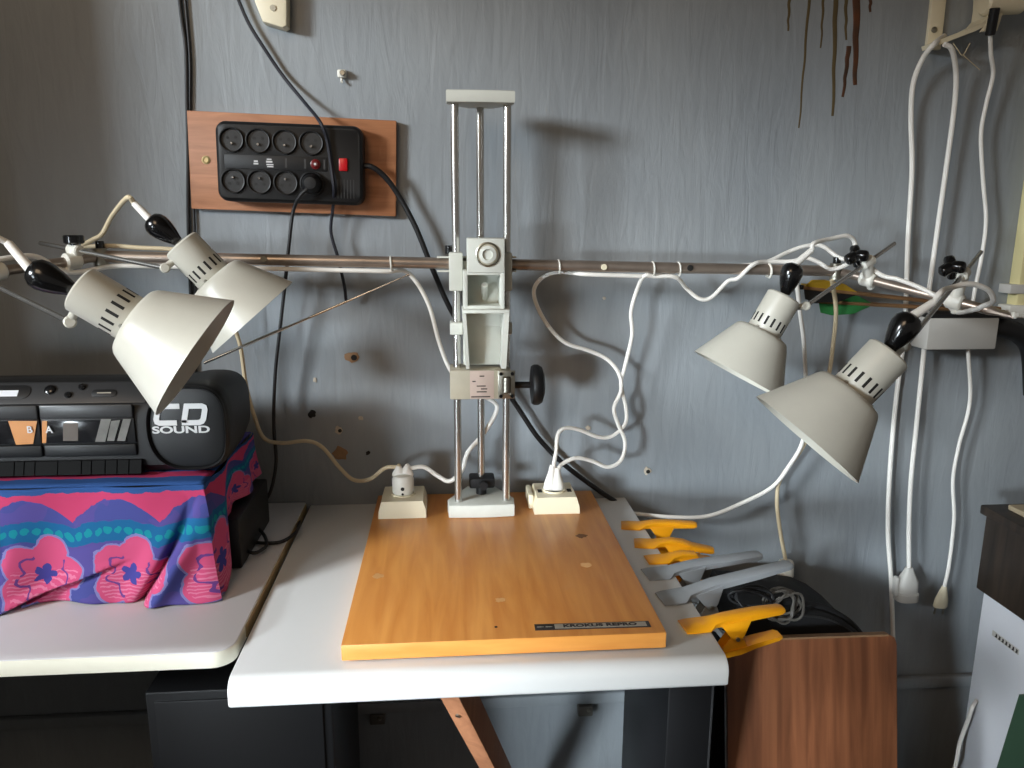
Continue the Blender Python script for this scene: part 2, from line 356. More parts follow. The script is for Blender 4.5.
# black cabinets below
t = thing('black_cabinet', (-.32, -.3, 0), 'wide black lacquered cabinet standing under the gap between the two tables', 'cabinet')
MB(black_lq).box((-.462, -.405, 0), (-.185, -.12, .612), .004).build('body', t)
MB(black_lq).box((-.448, -.409, .02), (-.199, -.405, .598), .002).build('front_panel', t)
t = thing('black_cabinet', (.38, -.3, 0), 'narrow black upright cabinet under the right end of the white table', 'cabinet')
MB(black_lq).box((.344, -.405, 0), (.418, -.12, .62), .003).build('body', t)
MB(grey_pl).box((.4155, -.4065, 0), (.4185, -.4045, .618), .0005).build('edge_highlight', t)  # grey strip paints the highlight along the cabinet edge
for px, py, lab in ((378, 714, 'small dark grey cable clip on the wall under the table, left of the brace'), (584, 706, 'small grey cable clip on the wall under the table, right of the brace')):
    p = aY(px, py, -.001); t = thing('cable_clip', p, lab, 'cable clip')
    MB(copper).box((p.x-.016, -.022, p.z-.012), (p.x+.016, 0, p.z+.012), .003).build('body', t)
    MB(zinc).cyl((p.x+.006, -.022, p.z+.004), (p.x+.006, -.024, p.z+.004), .004, 10).build('screw', t)
# ------------------------------------------------------------------ copy stand
BT = .776
cs = thing('copy_stand', (.07, -.3, TZ), 'copy stand with beech baseboard, steel column and long horizontal lamp bar', 'copy stand')
b = MB([beech, beech_edge]); b.box((-.142, -.572, BT-.0225), (.284, -.022, BT), .0015)
for f in b.bm.faces:
    if f.normal.y < -.9: f.material_index = 1
board = b.build('baseboard', cs)
for x, y in ((-.12, -.55), (.262, -.55), (-.12, -.05), (.262, -.05)):
    MB(brownpl).cyl((x, y, TZ), (x, y, BT-.0215), .012, 16).build('foot', board)
# name plate
n0, n1, n2, n3 = aZ(534, 633, BT), aZ(650, 626, BT), aZ(649, 619, BT), aZ(535, 626, BT)
c = (n0+n1+n2+n3)/4; ang = -.015; w, h = (n1-n0).length*.99, .0155
q = Matrix.Translation((c.x, c.y, BT)) @ Matrix.Rotation(ang, 4, 'Z')
b = MB([ink, label_g]); b.box((-w/2, -h/2, 0), (w/2, h/2, .0008), .0002, 0, q); b.box((-w/2+.027, -h/2+.0022, .0007), (w/2-.005, h/2-.0022, .0011), 0, 1, q)
npl = b.build('name_plate', board, False)
text('lettering', 'KROKUS REPRO', .0098, q @ Matrix.Translation((.010, 0, .0012)), ink, board, sx=1.42, bold=.00035)
text('emblem', '— —', .006, q @ Matrix.Translation((-w/2+.0135, 0, .0010)), label_g, board, sx=1.5)
for px, py, s in ((378, 576, .010), (586, 565, .011), (500, 600, .009)):   # worn pale scuffs
    p = aZ(px, py, BT); o = MB(mat('pale_scuff', (222, 168, 108), .6, var=.1)); nn = 12
    o.prism([(s*random.uniform(.5, 1)*math.cos(2*math.pi*i/nn), s*random.uniform(.5, 1)*math.sin(2*math.pi*i/nn)) for i in range(nn)], .0003, Matrix.Translation((p.x, p.y, BT-.0001)))
    o.build('scuff', board, False)
p = aZ(582, 536, BT); o = MB(mat('burn_stain', (110, 72, 40), .7, var=.3, vscale=90))
o.prism([(.013*random.uniform(.5, 1)*math.cos(.5*i), .011*random.uniform(.4, 1)*math.sin(.5*i)) for i in range(12)], .0003, Matrix.Translation((p.x, p.y, BT-.0001))); o.build('stain', board, False)
p = aZ(496, 627, BT); MB(ink).cyl(p-Vector((0, 0, .0001)), p+Vector((0, 0, .0003)), .0022, 10).build('stain', board)
# column base plate: straight front, narrowing to the back rod
RL, RR, RB = (.015, -.132), (.103, -.132), (.059, -.092)
def plate(z0, z1, name, top=False):
    b = MB(stand_paint); pts = [(-.003, -.153), (.04, -.156), (.08, -.156), (.117, -.153), (.119, -.120), (.085, -.048), (.034, -.048), (-.005, -.120)]
    if top: pts = [(.001, -.153), (.04, -.155), (.08, -.155), (.114, -.153), (.114, -.124), (.080, -.080), (.038, -.080), (.001, -.124)]
    b.prism(pts, z1-z0, Matrix.Translation((0, 0, z0)), .003); return b.build(name, cs)
plate(BT, BT+.025, 'column_base'); CT = 1.5175; plate(CT-.02, CT, 'column_cap', True)
for x, y in (RL, RR, RB):
    MB(chrome).cyl((x, y, BT+.02), (x, y, CT-.01), .0068, 24).build('column_rod', cs)
b = MB(black_pl).box((.036, -.110, BT+.040), (.084, -.072, BT+.060), .004).cyl((.059, -.092, BT+.02), (.059, -.092, BT+.045), .010, 16).cyl((.062, -.122, BT+.049), (.062, -.105, BT+.049), .008, 14)
b.build('rod_stop', cs)
# carriage
def fr(x0, x1, z0, z1, y0, y1, w, bm):   # open frame of four bars seen from the front
    bm.box((x0, y0, z0), (x0+w, y1, z1), .0012).box((x1-w, y0, z0), (x1, y1, z1), .0012).box((x0+w-.001, y0, z0), (x1-w+.001, y1, z0+w), .0012).box((x0+w-.001, y0, z1-w), (x1-w+.001, y1, z1), .0012)
def Z(py, Y=-.165): return aY(482, py, Y).z
def X(px, py, Y=-.165): return aY(px, py, Y).x
car = MB([stand_paint]); zt, zb = Z(253), Z(292)
for x0, x1 in ((X(449, 270), X(463, 270)), (X(502, 270), X(513, 270))):
    car.box((x0, -.15, zb), (x1, -.105, zt), .003)
cx0, cx1 = X(462, 290), X(507, 290); hx0, hx1 = X(467, 255), X(504, 255)
car.box((cx0+.002, -.134, Z(368)), (cx1-.002, -.127, Z(262)), .001)            # back web
car.box((hx0, -.185, Z(272)), (hx1, -.127, Z(238)), .002)                     # head block
fr(X(463, 290), X(504, 290), Z(309), Z(270), -.182, -.127, .0075, car)         # upper hollow
lo = [(cx0, Z(308)), (cx1+.001, Z(308))]
x0, x1, xb0, xb1 = X(462, 310), X(508, 310), X(466, 366), X(506, 366); z1, z0 = Z(309), Z(368)
for (a0, a1, b0, b1) in ((x0, x0+.006, xb0, xb0+.006), (x1-.009, x1, xb1-.009, xb1)):
    car.loft([[(b0, -.127, z0), (b1, -.127, z0), (b1, -.172, z0), (b0, -.172, z0)], [(a0, -.127, z1), (a1, -.127, z1), (a1, -.196, z1), (a0, -.196, z1)]])
car.box((x0, -.196, z1-.004), (x1, -.127, z1+.002), .001)
car.box((x0+.004, -.141, Z(328)), (x1-.006, -.127, z1), .001)
for a0, a1 in ((450, 463), (502, 513)): car.box((X(a0, 330), -.150, Z(336)), (X(a1, 330), -.110, Z(324)), .002)
carriage = car.build('carriage', cs)
p = Vector((X(487, 254), -.185, Z(254)))
b = MB([zinc, stand_paint]); q = FACE(p); b.lathe([(.0205, 0), (.0205, .002), (.0185, .003), (.0170, .0006), (.0145, .0006)], q, 36)
b.lathe([(.0145, .0004), (.0145, .003), (.0105, .004), (.0090, .0045), (.0085, .0005), (0, .0005)], q, 36, 1)
b.build('mount_ring', carriage)
MB(stand_dark).lathe([(.0168, .0002), (.0168, .0007), (.0146, .0007), (.0146, .0002)], q, 36).build('ring_gap', carriage)
b = MB(stand_paint).cyl((X(485, 290), -.134, Z(300)), (X(485, 290), -.158, Z(285)), .006, 16, 0, .001); b.build('inner_peg', carriage)
# lower gear block
gz0, gz1 = Z(399, -.16), Z(370, -.16); gx0, gx1 = X(450, 385, -.16), X(511, 385, -.16)
gb = MB([stand_dark]).box((gx0, -.162, gz0), (gx1, -.100, gz1), .002).build('gear_block', cs)
lx0, lx1 = X(470, 385), X(494, 385)
MB(label_p).box((lx0, -.1626, gz0+.001), (lx1, -.1618, gz1-.001), .0002).build('paper_label', gb)
b = MB(ink)
for k, (u0, u1, v) in enumerate(((.40, .60, .80), (.10, .24, .62), (.28, .66, .46), (.46, .72, .36), (.28, .70, .26), (.05, .85, .09))):
    zz = gz0+(gz1-gz0)*v; b.box((lx0+(lx1-lx0)*u0, -.1629, zz-.0010), (lx0+(lx1-lx0)*u1, -.1625, zz+.0010))
b.build('label_print', gb, False)
b = MB([zinc, bakelite]); qx0, qx1 = X(498, 385), X(515, 385)
b.box((qx0, -.165, gz0+.001), (qx1, -.160, gz1-.001), .001)
b.cyl(((qx0+qx1)/2, -.163, (gz0+gz1)/2-.015), ((qx0+qx1)/2, -.163, (gz0+gz1)/2+.015), .008, 18, 0, .002)
b.build('gear_plate', gb)
for sx in (0, 1):
    for sz in (0, 1):
        p = Vector((qx0+.005+sx*(qx1-qx0-.010), -.165, gz0+.006+sz*(gz1-gz0-.012))); MB(bakelite).cyl(p, p+Vector((0, -.004, 0)), .0034, 6, 0, .0005).build('screw', gb)
kn = MB(black_pl); p = aY(516, 385, -.14); e = Vector((X(530, 385, -.14), -.14, p.z))
kn.cyl(p-Vector((.012, 0, 0)), e+Vector((.004, 0, 0)), .006, 18)
kn.lathe([(0, 0), (.012, 0), (.034, .003), (.0365, .007), (.0365, .014), (.032, .021), (.020, .025), (0, .026)], axis_mtx(e, (1, 0, 0)), 40)
kn.build('crank_knob', cs)
# lamp bar with sleeve on the back of the carriage
BY = -.112
bl, br = aY(101, 256.5, BY), aY(836, 271, BY)
MB(tube_steel).cyl(bl, br, .0098, 28, 0, .001).build('lamp_bar', cs)
mid = bl.lerp(br, (.059-bl.x)/(br.x-bl.x))
b = MB(stand_paint); s0, s1 = X(437, 262, BY), X(516, 262, BY)
b.box((s0, BY-.011, mid.z+.0105), (s1, BY+.011, mid.z+.0135), .0008).box((s0, BY-.011, mid.z-.0135), (s1, BY+.011, mid.z-.0105), .0008)
b.box((s0+.02, BY+.0095, mid.z-.0135), (s0+.040, BY+.0125, mid.z+.0135), .001)
bs = b.build('bar_sleeve', cs)
p = aY(449, 250, BY); b = MB(bakelite).cyl(p-Vector((0, 0, .007)), p+Vector((0, 0, .008)), .007, 16, 0, .001); b.build('lock_knob', bs)
for px, py in ((604, 267), (690, 268), (264, 259)):                                         # bar end caps / holes
    p = aY(px, py, BY-.009); MB([cream_pl if px == 604 else zinc, dark_slot]).cyl(p, p+Vector((0, -.003, 0)), .0055, 14, 0 if px != 690 else 1, .0005).build('bar_screw', cs)
# hinged side arms
ar_e = aY(1012, 316, -.34); al_e = Vector((2*.06-ar_e.x+.01, -.34, bl.z-.03))
for s, e, lab in ((br, ar_e, 'r'), (bl, al_e, 'l')):
    d = (e-s).normalized(); b = MB(tube_steel); L_ = (e-s).length
    b.cyl(s+d*.012, e-d*.03, .0078, 20, 0, .001)
    arm = b.build('side_arm', cs)
    q = axis_mtx(e-d*.035, d)
    b = MB(tube_steel).loft([[q @ Vector((x*w, y*hh, z)) for x, y in ((1, .4), (.7, 1), (-.7, 1), (-1, .4), (-1, -.4), (-.7, -1), (.7, -1), (1, -.4))] for z, w, hh in ((0, .0078, .0078), (.018, .010, .004), (.040, .008, .0035))]); b.build('flattened_tip', arm)
    n = Vector((-d.y*0, -1, .35)).normalized(); pp = e+d*.000
    MB(white_pl).cyl(pp+n*.002, pp+n*.009, .0055, 14, 0, .0015).build('tip_bolt', arm)
    b = MB([zinc]).cyl(s-Vector((0, 0, .016)), s+Vector((0, 0, .014)), .0115, 20, 0, .001); hg = b.build('hinge', arm)
    MB(bakelite).cyl(s+Vector((0, 0, .013)), s+Vector((0, 0, .026)), .007, 14, 0, .0012).build('hinge_knob', hg)
def armpt(side, px):
    s, e = (br, ar_e) if side == 'r' else (bl, al_e); best = None
    for i in range(401):
        p = s.lerp(e, i/400); v = p-CAM; x = 512+F*v.dot(RT)/v.dot(FWD)
        if best is None or abs(x-px) < best[0]: best = (abs(x-px), p)
    return best[1]
# ------------------------------------------------------------------ clamp lamps
LL = .1545
def lamp(label, mouth, md, tail, dd, bolt, bdep, clamp_p, rod_end, knob_off, kdir, relief, knob_style, group='clamp lamps on the lamp bar'):
    M0 = aD(*mouth, md); los = (M0-CAM).normalized(); best = None
    for i in range(-160, 161):       # tail depth that gives the wanted tilt towards the viewer
        T0_ = aD(*tail, md+i*.001); a = (M0-T0_).normalized()
        if best is None or abs(a.dot(los)-dd) < best[0]: best = (abs(a.dot(los)-dd), a)
    ax = best[1]; T_ = M0-ax*LL
    root = thing('clamp_lamp', clamp_p, label, 'lamp', group); q = axis_mtx(T_, ax)
    b = MB(lamp_paint)
    b.lathe([(.020, .0), (.027, .0), (.0295, .0025), (.0295, .073), (.0285, .075), (.026, .075), (.0268, .073), (.0268, .004), (.020, .002)], q, 48, closed=True)
    b.lathe([(0, .0015), (.0275, .0015), (.0275, .004), (0, .004)], q, 40)
    can = b.build('lamp_housing', root)
    # where is the camera around the axis
    inv = q.inverted(); lc = inv @ CAM; th0 = math.atan2(lc.y, lc.x)
    b = MB(dark_slot)
    for k in range(16):
        th = th0+(k+.5)*2*math.pi/16; dth = .0019/.0295
        for z0, z1 in ((.044, .060),):
            R = .02965; qd = []
            for (a, zz) in ((-dth, z0), (dth, z0), (dth, z1), (-dth, z1)): qd.append(q @ Vector((R*math.cos(th+a), R*math.sin(th+a), zz)))
            R = .0285; qi = []
            for (a, zz) in ((-dth, z0), (dth, z0), (dth, z1), (-dth, z1)): qi.append(q @ Vector((R*math.cos(th+a), R*math.sin(th+a), zz)))
            b.loft([qi, qd])
    b.build('vent_slots', can, False)
    for th in (th0+.45, th0+2.5, th0-1.6):
        b = MB(zinc)
        p = q @ Vector((.0293*math.cos(th), .0293*math.sin(th), .0675)); o = q @ Vector((.0318*math.cos(th), .0318*math.sin(th), .0675)); b.cyl(p, o, .0024, 10); b.build('screw', can)
    b = MB(lamp_paint)
    b.lathe([(.0275, .0705), (.037, .0695), (.0430, .0712), (.0470, .0750), (.0500, .0805), (.0845, .1535), (.0850, .1547), (.0838, .1547), (.0486, .0815), (.0455, .0768), (.0420, .0734), (.0365, .0718), (.0275, .0720)], q, 72, closed=True)
    b.build('lamp_shade', root)
    b = MB([white_pl, zinc]); b.lathe([(0, .138), (.012, .136), (.021, .127), (.024, .116), (.021, .104), (.014, .092), (.013, .086), (0, .086)], q, 28); b.lathe([(.0135, .094), (.0135, .070), (0, .070)], q, 20, 1); b.build('bulb', root)
    # handle knob (the far end of the housing)
    kd = (-ax*.9+Vector(kdir)).normalized(); base = T_+Vector(knob_off)
    kq = axis_mtx(base, kd)
    kb = MB(bakelite); kb.lathe([(0, .004), (.0075, .004), (.0095, .009), (.0140, .020), (.0175, .032), (.0187, .041), (.0175, .049), (.0130, .055), (.0060, .058), (0, .058)], kq, 32)
    hk = kb.build('handle', root)
    b = MB(zinc).cyl(base-kd*.006, base+kd*.008, .0045, 12); b.build('stem', hk)
    r0 = base+kd*.054; r1 = aD(*relief, depth(r0)+.0); dr = (r1-r0); 
    b = MB(cord_w).cyl(r0, r1, .0062, 16, 0, .001, .0052); b.build('strain_relief', hk)
    # rod, joint and clamp
    bp = aD(*bolt, bdep); cp = Vector(clamp_p); 
    b = MB(chrome).cyl(bp, rod_end, .0036, 14, 0, .0006); b.build('rod', root)
    # bracket between housing and rod end
    foot = q @ Vector((.028*math.cos(0), 0, .01)); loc = inv @ bp; th = math.atan2(loc.y, loc.x)
    foot = q @ Vector((.028*math.cos(th), .028*math.sin(th), max(.006, min(.03, loc.z))))
    b = MB(lamp_paint).cyl(foot, bp, .0055, 12, 0, .001).cyl(bp-ray(*bolt).normalized()*.010, bp+ray(*bolt).normalized()*.006, .0078, 16, 0, .002)
    b.build('swivel_joint', root)
    rd = (Vector(rod_end)-bp).normalized()
    near = bp+rd*(cp-bp).dot(rd)
    b = MB([white_pl, zinc]); cq = axis_mtx(cp, (near-cp) if (near-cp).length > .004 else Vector((0, 0, 1)), rd)
    h = max(.016, (near-cp).length)
    dx = (ar_e-br).normalized() if knob_style == 'wing' else (al_e-bl).normalized()
    b.cyl(cp-dx*.013, cp+dx*.013, .0135, 20, 0, .003).cyl(near-rd*.012, near+rd*.012, .0095, 18, 0, .002)
    b.cyl(cp, near, .0095, 16, 0, .0005)
    b.cyl(cp, cp-(near-cp).normalized()*.020+dx*.006, .007, 14, 0, .002)
    cl = b.build('clamp', root)
    kb = MB(bakelite); kp = near.copy(); kp.z = max(near.z, cp.z)+(.006 if knob_style == 'round' else .004); kp.x -= 0 if knob_style == 'round' else .020
    if knob_style == 'round':
        kb.cyl(kp-Vector((0, 0, .012)), kp+Vector((0, 0, .006)), .006, 14)
        kb.lathe([(0, .018), (.014, .018), (.0155, .016), (.0155, .006), (.013, .004), (0, .004)], Matrix.Translation(kp), 16)
    else:
        kb.cyl(near, kp, .005, 12); tilt = Vector((-.55, -.55, 1)).normalized(); kq = axis_mtx(kp, tilt, (1, .3, 0))
        kb.cyl(kp-tilt*.012, kp+tilt*.010, .0075, 14, 0, .001)
        for a in range(3):
            q2 = kq @ Matrix.Rotation(a*2*math.pi/3+.5, 4, 'Z'); kb.box((-.002, -.0085, .002), (.021, .0085, .020), .006, 0, q2, 3)
    kb.build('clamp_knob', cl)
    return dict(relief=r1, kd=kd, tail=T_, q=q, root=root)
cLB, cLF = armpt('l', 72), armpt('l', -4); cRB, cRF = armpt('r', 868), armpt('r', 955)
def ext(a, b, px, py):   # point on screen (px,py) along roughly the line a->b: keep the depth trend
    return aD(px, py, depth(b)+(depth(b)-depth(a))*.35)
W4 = 'cream clamp lamp with conical shade, '
dLB, dLF, dRB, dRF = depth(cLB), depth(cLF), depth(cRB), depth(cRF)
L1 = lamp(W4+'nearest on the left in front of the radio', (196, 357), .965, (77, 287), -.10, (70, 322), .955, cLF+Vector((0, 0, .0)), aD(-40, 268, dLF-.015), (-.003, 0, -.004), (-.12, 0, -.05), (8, 243), 'round')
L2 = lamp(W4+'at left just below the wooden board of sockets', (253, 317), 1.245, (183, 246), -.0, (165, 268), 1.19, cLB, aD(40, 243, dLB+.03), (0, 0, 0), (-.22, 0, .02), (134, 203), 'round')
L3 = lamp(W4+'smaller looking one on the right nearer the wall', (738, 375), 1.335, (786, 294), -.04, (806, 306), 1.325, cRB, aD(895, 243, dRB-.02), (0, 0, 0), (-.22, 0, .1), (812, 250), 'wing')
L4 = lamp(W4+'largest looking one on the right, mouth tilted left', (806, 439), 1.03, (892, 350), -.05, (905, 346), 1.05, cRF, aD(981, 252, dRF+.05), (-.004, 0, 0), (-.12, 0, .12), (934, 302), 'wing')
# ------------------------------------------------------------------ cords
def path(*pp):
    return [p if isinstance(p, Vector) else aY(p[0], p[1], p[2]) for p in pp]
def cord(pts, r, m, label, cat='cable', name='mains_cable', group=None, seg=10, smooth=8):
    return tag(MB(m).tube(pts, r, seg, smooth=smooth).build(name), label, cat, group)
def yb(px): return BY
# socket boxes first (plugs sit in them)
def socket_box(x0, x1, y0, y1, label, double):
    t = thing('socket_outlet', ((x0+x1)/2, (y0+y1)/2, BT), label, 'socket')
    h = .031
    b = MB([cream_pl, dark_slot]); b.loft([[(x0, y0, BT), (x1, y0, BT), (x1, y1, BT), (x0, y1, BT)], [(x0+.001, y0+.001, BT+.014), (x1-.001, y0+.001, BT+.014), (x1-.001, y1-.001, BT+.014), (x0+.001, y1-.001, BT+.014)], [(x0+.006, y0+.004, BT+h), (x1-.006, y0+.004, BT+h), (x1-.006, y1-.004, BT+h), (x0+.006, y1-.004, BT+h)]])
    bd = b.build('housing', t, True, 20)
    cx, cy = (x0+x1)/2, (y0+y1)/2
    MB(cream_pl).lathe([(.022, -.001), (.022, .003), (.0195, .003), (.0195, -.001)], Matrix.Translation((cx, cy, BT+h)), 32, closed=True).build('socket_rim', t)
    MB(dark_slot).cyl((cx, cy, BT+h-.0005), (cx, cy, BT+h+.0006), .0195, 28).build('socket_well', t)
    if double:
        MB(cream_pl).box((x0-.008, y0+.028, BT), (x0+.002, y1, BT+h-.003), .003).build('side_housing', t)
        for sx in (-1, 1): MB(dark_slot).box((cx+sx*.028-.004, cy-.012, BT+h-.0006), (cx+sx*.028+.004, cy+.004, BT+h+.0005)).build('latch', t)
    return Vector((cx, cy, BT+h))
sA = socket_box(-.131, -.044, -.147, -.056, 'cream socket box on the baseboard left of the column, round white adapter in it', False)
sB = socket_box(.155, .240, -.145, -.056, 'cream socket box on the baseboard right of the column with flat plugs', True)
ad = thing('plug_adapter', sA, 'round white double plug adapter standing in the left socket box', 'plug')
b = MB(white_pl); b.lathe([(0, 0), (.0175, 0), (.0200, .006), (.0200, .030), (.0170, .037), (.010, .040), (0, .040)], Matrix.Translation(sA), 32); bd = b.build('body', ad)
p = sA+Vector((0, -.0196, .016)); b = MB(dark_slot).cyl(p, p+Vector((0, -.0012, 0)), .0035, 14); b.build('earth_hole', bd)
p = sA+Vector((0, -.0196, .006)); MB(dark_slot).cyl(p, p+Vector((0, -.0008, 0)), .0022, 10).build('earth_hole', bd)
def plug_flat(base, top, parent, r=.0075):
    d = top-base; q = axis_mtx(base, d, (0, 1, 0)); secs = []
    for z, w, t_ in ((0, .013, .0065), (.3, .012, .0065), (.7, .007, .0055), (1, .0048, .0048)):
        secs.append([q @ Vector((w*math.cos(2*math.pi*i/16), t_*math.sin(2*math.pi*i/16), z*d.length)) for i in range(16)])
    o = MB(cord_w).loft(secs).build('plug', parent); return o
LBr, RBr, LFr, RFr = L2['relief'], L3['relief'], L1['relief'], L4['relief']
def barpt(px, dz=0, dy=0):
    t_ = None; best = None
    for i in range(601):
        p = bl.lerp(br, i/600); v = p-CAM; x = 512+F*v.dot(RT)/v.dot(FWD)
        if best is None or abs(x-px) < best[0]: best = (abs(x-px), p)
    return best[1]+Vector((0, dy, dz))
# cord of the front left lamp: along the bar, down behind the carriage, to the left plug
al = lambda px, dz=0, dy=0: armpt('l', px)+Vector((0, dy, dz)); arr = lambda px, dz=0, dy=0: armpt('r', px)+Vector((0, dy, dz))
pts = [LFr-L1['kd']*.0, LFr+L1['kd']*.02, aD(-14, 236, .97), aD(-50, 246, 1.02), aD(-60, 268, 1.06), al(-30, .016), al(10, .018, -.006), al(40, .014, -.008), al(70, -.018, -.004), barpt(112, -.016, -.004), barpt(150, -.0145, 0), barpt(200, -.015), barpt(260, -.0148), barpt(330, -.0155), barpt(385, -.016)] + path((408, 273, -.09), (428, 303, -.085), (440, 345, -.082), (453, 374, -.080), (475, 392, -.082), (494, 402, -.085), (496, 412, -.085), (484, 433, -.083), (468, 452, -.085), (462, 470, -.10), (450, 481, -.105), (438, 476, -.10), (424, 467, -.098), (411, 468, -.097)) + [sA+Vector((.008, 0, .055)), sA+Vector((.006, 0, .042))]
c1 = MB(cord_w).tube(pts, .0040, 10).build('cord', L1['root'])
plug_flat(sA+Vector((.007, 0, .036)), sA+Vector((.0075, 0, .055)), c1)
# cord of the left lamp under the socket board
pts = [LBr, LBr+L2['kd']*.012, aD(112, 216, 1.27), aD(102, 234, 1.29), aD(92, 240, 1.30), aD(84, 246, 1.31), barpt(112, .018, .006), barpt(140, .016, .002), barpt(180, .0125, .008), barpt(215, -.005, .0145)] + path((228, 310, -.075), (240, 345, -.055), (246, 385, -.045), (254, 415, -.04), (264, 438, -.04), (282, 443, -.04), (306, 441, -.045), (322, 447, -.05), (340, 468, -.06), (354, 480, -.07), (370, 479, -.08), (385, 468, -.09), (397, 467, -.096)) + [sA+Vector((-.007, 0, .055)), sA+Vector((-.006, 0, .042))]
c2 = MB(cord_y).tube(pts, .0038, 10).build('cord', L2['root'])
plug_flat(sA+Vector((-.007, 0, .036)), sA+Vector((-.0075, 0, .055)), c2)
# loose cord piece between the arms on the left
pts = [barpt(100, -.012, -.014), aD(112, 273, 1.2), aD(130, 271, 1.2), aD(150, 267, 1.22), barpt(165, -.014, -.012)]
# right lamps
pts = [RBr, RBr+L3['kd']*.012, aD(830, 239, 1.33), aD(848, 236, 1.34), aD(855, 245, 1.35), aD(850, 262, 1.35), aD(832, 269, 1.36), aD(818, 262, 1.37), aD(806, 258, 1.38), barpt(790, .016, -.006), barpt(768, .0145), barpt(750, .010, -.013), barpt(738, -.016, -.004)] + path((728, 281, -.088), (712, 297, -.088), (700, 299, -.088), (687, 289, -.088)) + [barpt(676, -.017), barpt(655, -.016), barpt(645, -.016)] + path((637, 290, -.085), (631, 312, -.075), (632, 335, -.065), (625, 366, -.06), (621, 385, -.055), (626, 408, -.055), (625, 424, -.058), (612, 436, -.06), (598, 437, -.065), (580, 430, -.075), (566, 428, -.085), (558, 434, -.09), (556, 452, -.095)) + [sB+Vector((-.001, 0, .055)), sB+Vector((-.003, 0, .03))]
c3 = MB(cord_w).tube(pts, .0038, 10).build('cord', L3['root'])
plug_flat(sB+Vector((-.008, .001, 0)), sB+Vector((-.004, 0, .05)), c3)
pts = [RFr, RFr+L4['kd']*.015, aD(950, 288, 1.06), aD(970, 284, 1.07), aD(988, 290, 1.08), aD(993, 301, 1.10), aD(983, 306, 1.13), aD(976, 309, 1.16), arr(962, -.016, .01), arr(940, -.006, -.014), arr(918, .006, -.014), arr(893, .012, -.012), arr(878, .012, -.01), aD(862, 262, 1.38), aD(840, 258, 1.40), aD(822, 246, 1.41), aD(806, 246, 1.41), aD(788, 252, 1.41), barpt(765, .013, .004), barpt(735, .004, .0135), barpt(700, -.002, .0135), barpt(675, -.008, .0125), barpt(650, -.0155, .004), barpt(620, -.0155), barpt(585, -.0145)] + path((560, 272, -.088), (543, 277, -.084), (534, 290, -.075), (538, 308, -.068), (550, 328, -.060), (566, 343, -.055), (590, 351, -.055), (608, 360, -.056), (619, 374, -.060), (621, 390, -.062), (614, 408, -.062), (618, 424, -.062), (625, 442, -.066), (621, 460, -.07), (608, 467, -.075), (592, 461, -.08), (576, 458, -.088), (562, 464, -.094)) + [sB+Vector((.008, 0, .042)), sB+Vector((.005, 0, .028))]
c4 = MB(cord_w).tube(pts, .0038, 10).build('cord', L4['root'])
plug_flat(sB+Vector((.006, -.001, 0)), sB+Vector((.005, 0, .045)), c4)
# cords hanging behind the right lamps
c5 = cord(path((796, 276, -.10), (800, 312, -.085), (804, 345, -.06), (806, 400, -.05), (803, 440, -.05), (789, 466, -.05), (772, 487, -.05), (742, 503, -.05), (708, 516, -.06), (672, 517, -.06), (628, 513, -.03)), .0040, cord_w, 'white cord dropping behind the right lamps and sweeping left towards the clamps')
pts = path((832, 280, -.12), (836, 310, -.09), (833, 345, -.07), (828, 378, -.06), (815, 420, -.05), (801, 450, -.045), (781, 478, -.043), (777, 500, -.043), (780, 530, -.043), (786, 562, -.043))
c6 = cord(pts, .0040, cord_y, 'cream cord ending in a white cylindrical connector hanging right of the table')
p = pts[-1]; b = MB([white_pl, black_pl]); b.lathe([(0, .0), (.007, .0), (.014, .002), (.016, .006), (.0165, .034), (0, .034)], axis_mtx(p+Vector((0, 0, .004)), (.03, 0, -1)), 28); b.lathe([(0, .034), (.0172, .034), (.0172, .039), (0, .039)], axis_mtx(p+Vector((0, 0, .004)), (.03, 0, -1)), 28, 1); b.build('connector', c6)
# wire ties around the bar
for i, (px, lab) in enumerate(((557, 'thin white wire tie around the lamp bar just right of the column'), (652, 'thin white wire tie on the bar above the two crossing cords'), (677, 'thin white wire tie on the bar beside the drooping cord'), (768, 'thicker white wire tie on the bar left of the right lamps'), (390, 'thin white wire tie on the bar left of the column'))):
    p = barpt(px); dx = (br-bl).normalized(); n = Vector((0, 1, 0)); u = dx.cross(n)
    ring = [p+(n*math.cos(2*math.pi*k/14)+u*math.sin(2*math.pi*k/14))*.0118+dx*(.0004*k)+u*(-.002) for k in range(16)]
    tag(MB(white_pl).tube(ring+([ring[-1]+Vector((-.006, -.008, -.016))] if px in (652, 768) else []), .0016 if px != 768 else .0022, 8, smooth=4).build('wire_tie'), lab, 'wire tie', 'wire ties around the lamp bar')
# ------------------------------------------------------------------ wall bracket and its cords (top right)
t = thing('wall_bracket', aY(940, 30, 0), 'beige metal wall bracket at top right with cords hung over it', 'bracket')
pl0, pl1 = aY(923, 52, -.003), aY(938, 46, -.003)
b = MB(cream_pl); b.box((pl0.x+.003, -.009, pl0.z+.004), (pl1.x+.003, 0, 1.83), .0015)
bk = b.build('plate', t)
p = aY(934, 30, -.009); MB(zinc).lathe([(.0055, 0), (.0055, .002), (.002, .0035), (0, .0035)], FACE(p), 16).build('screw', bk)
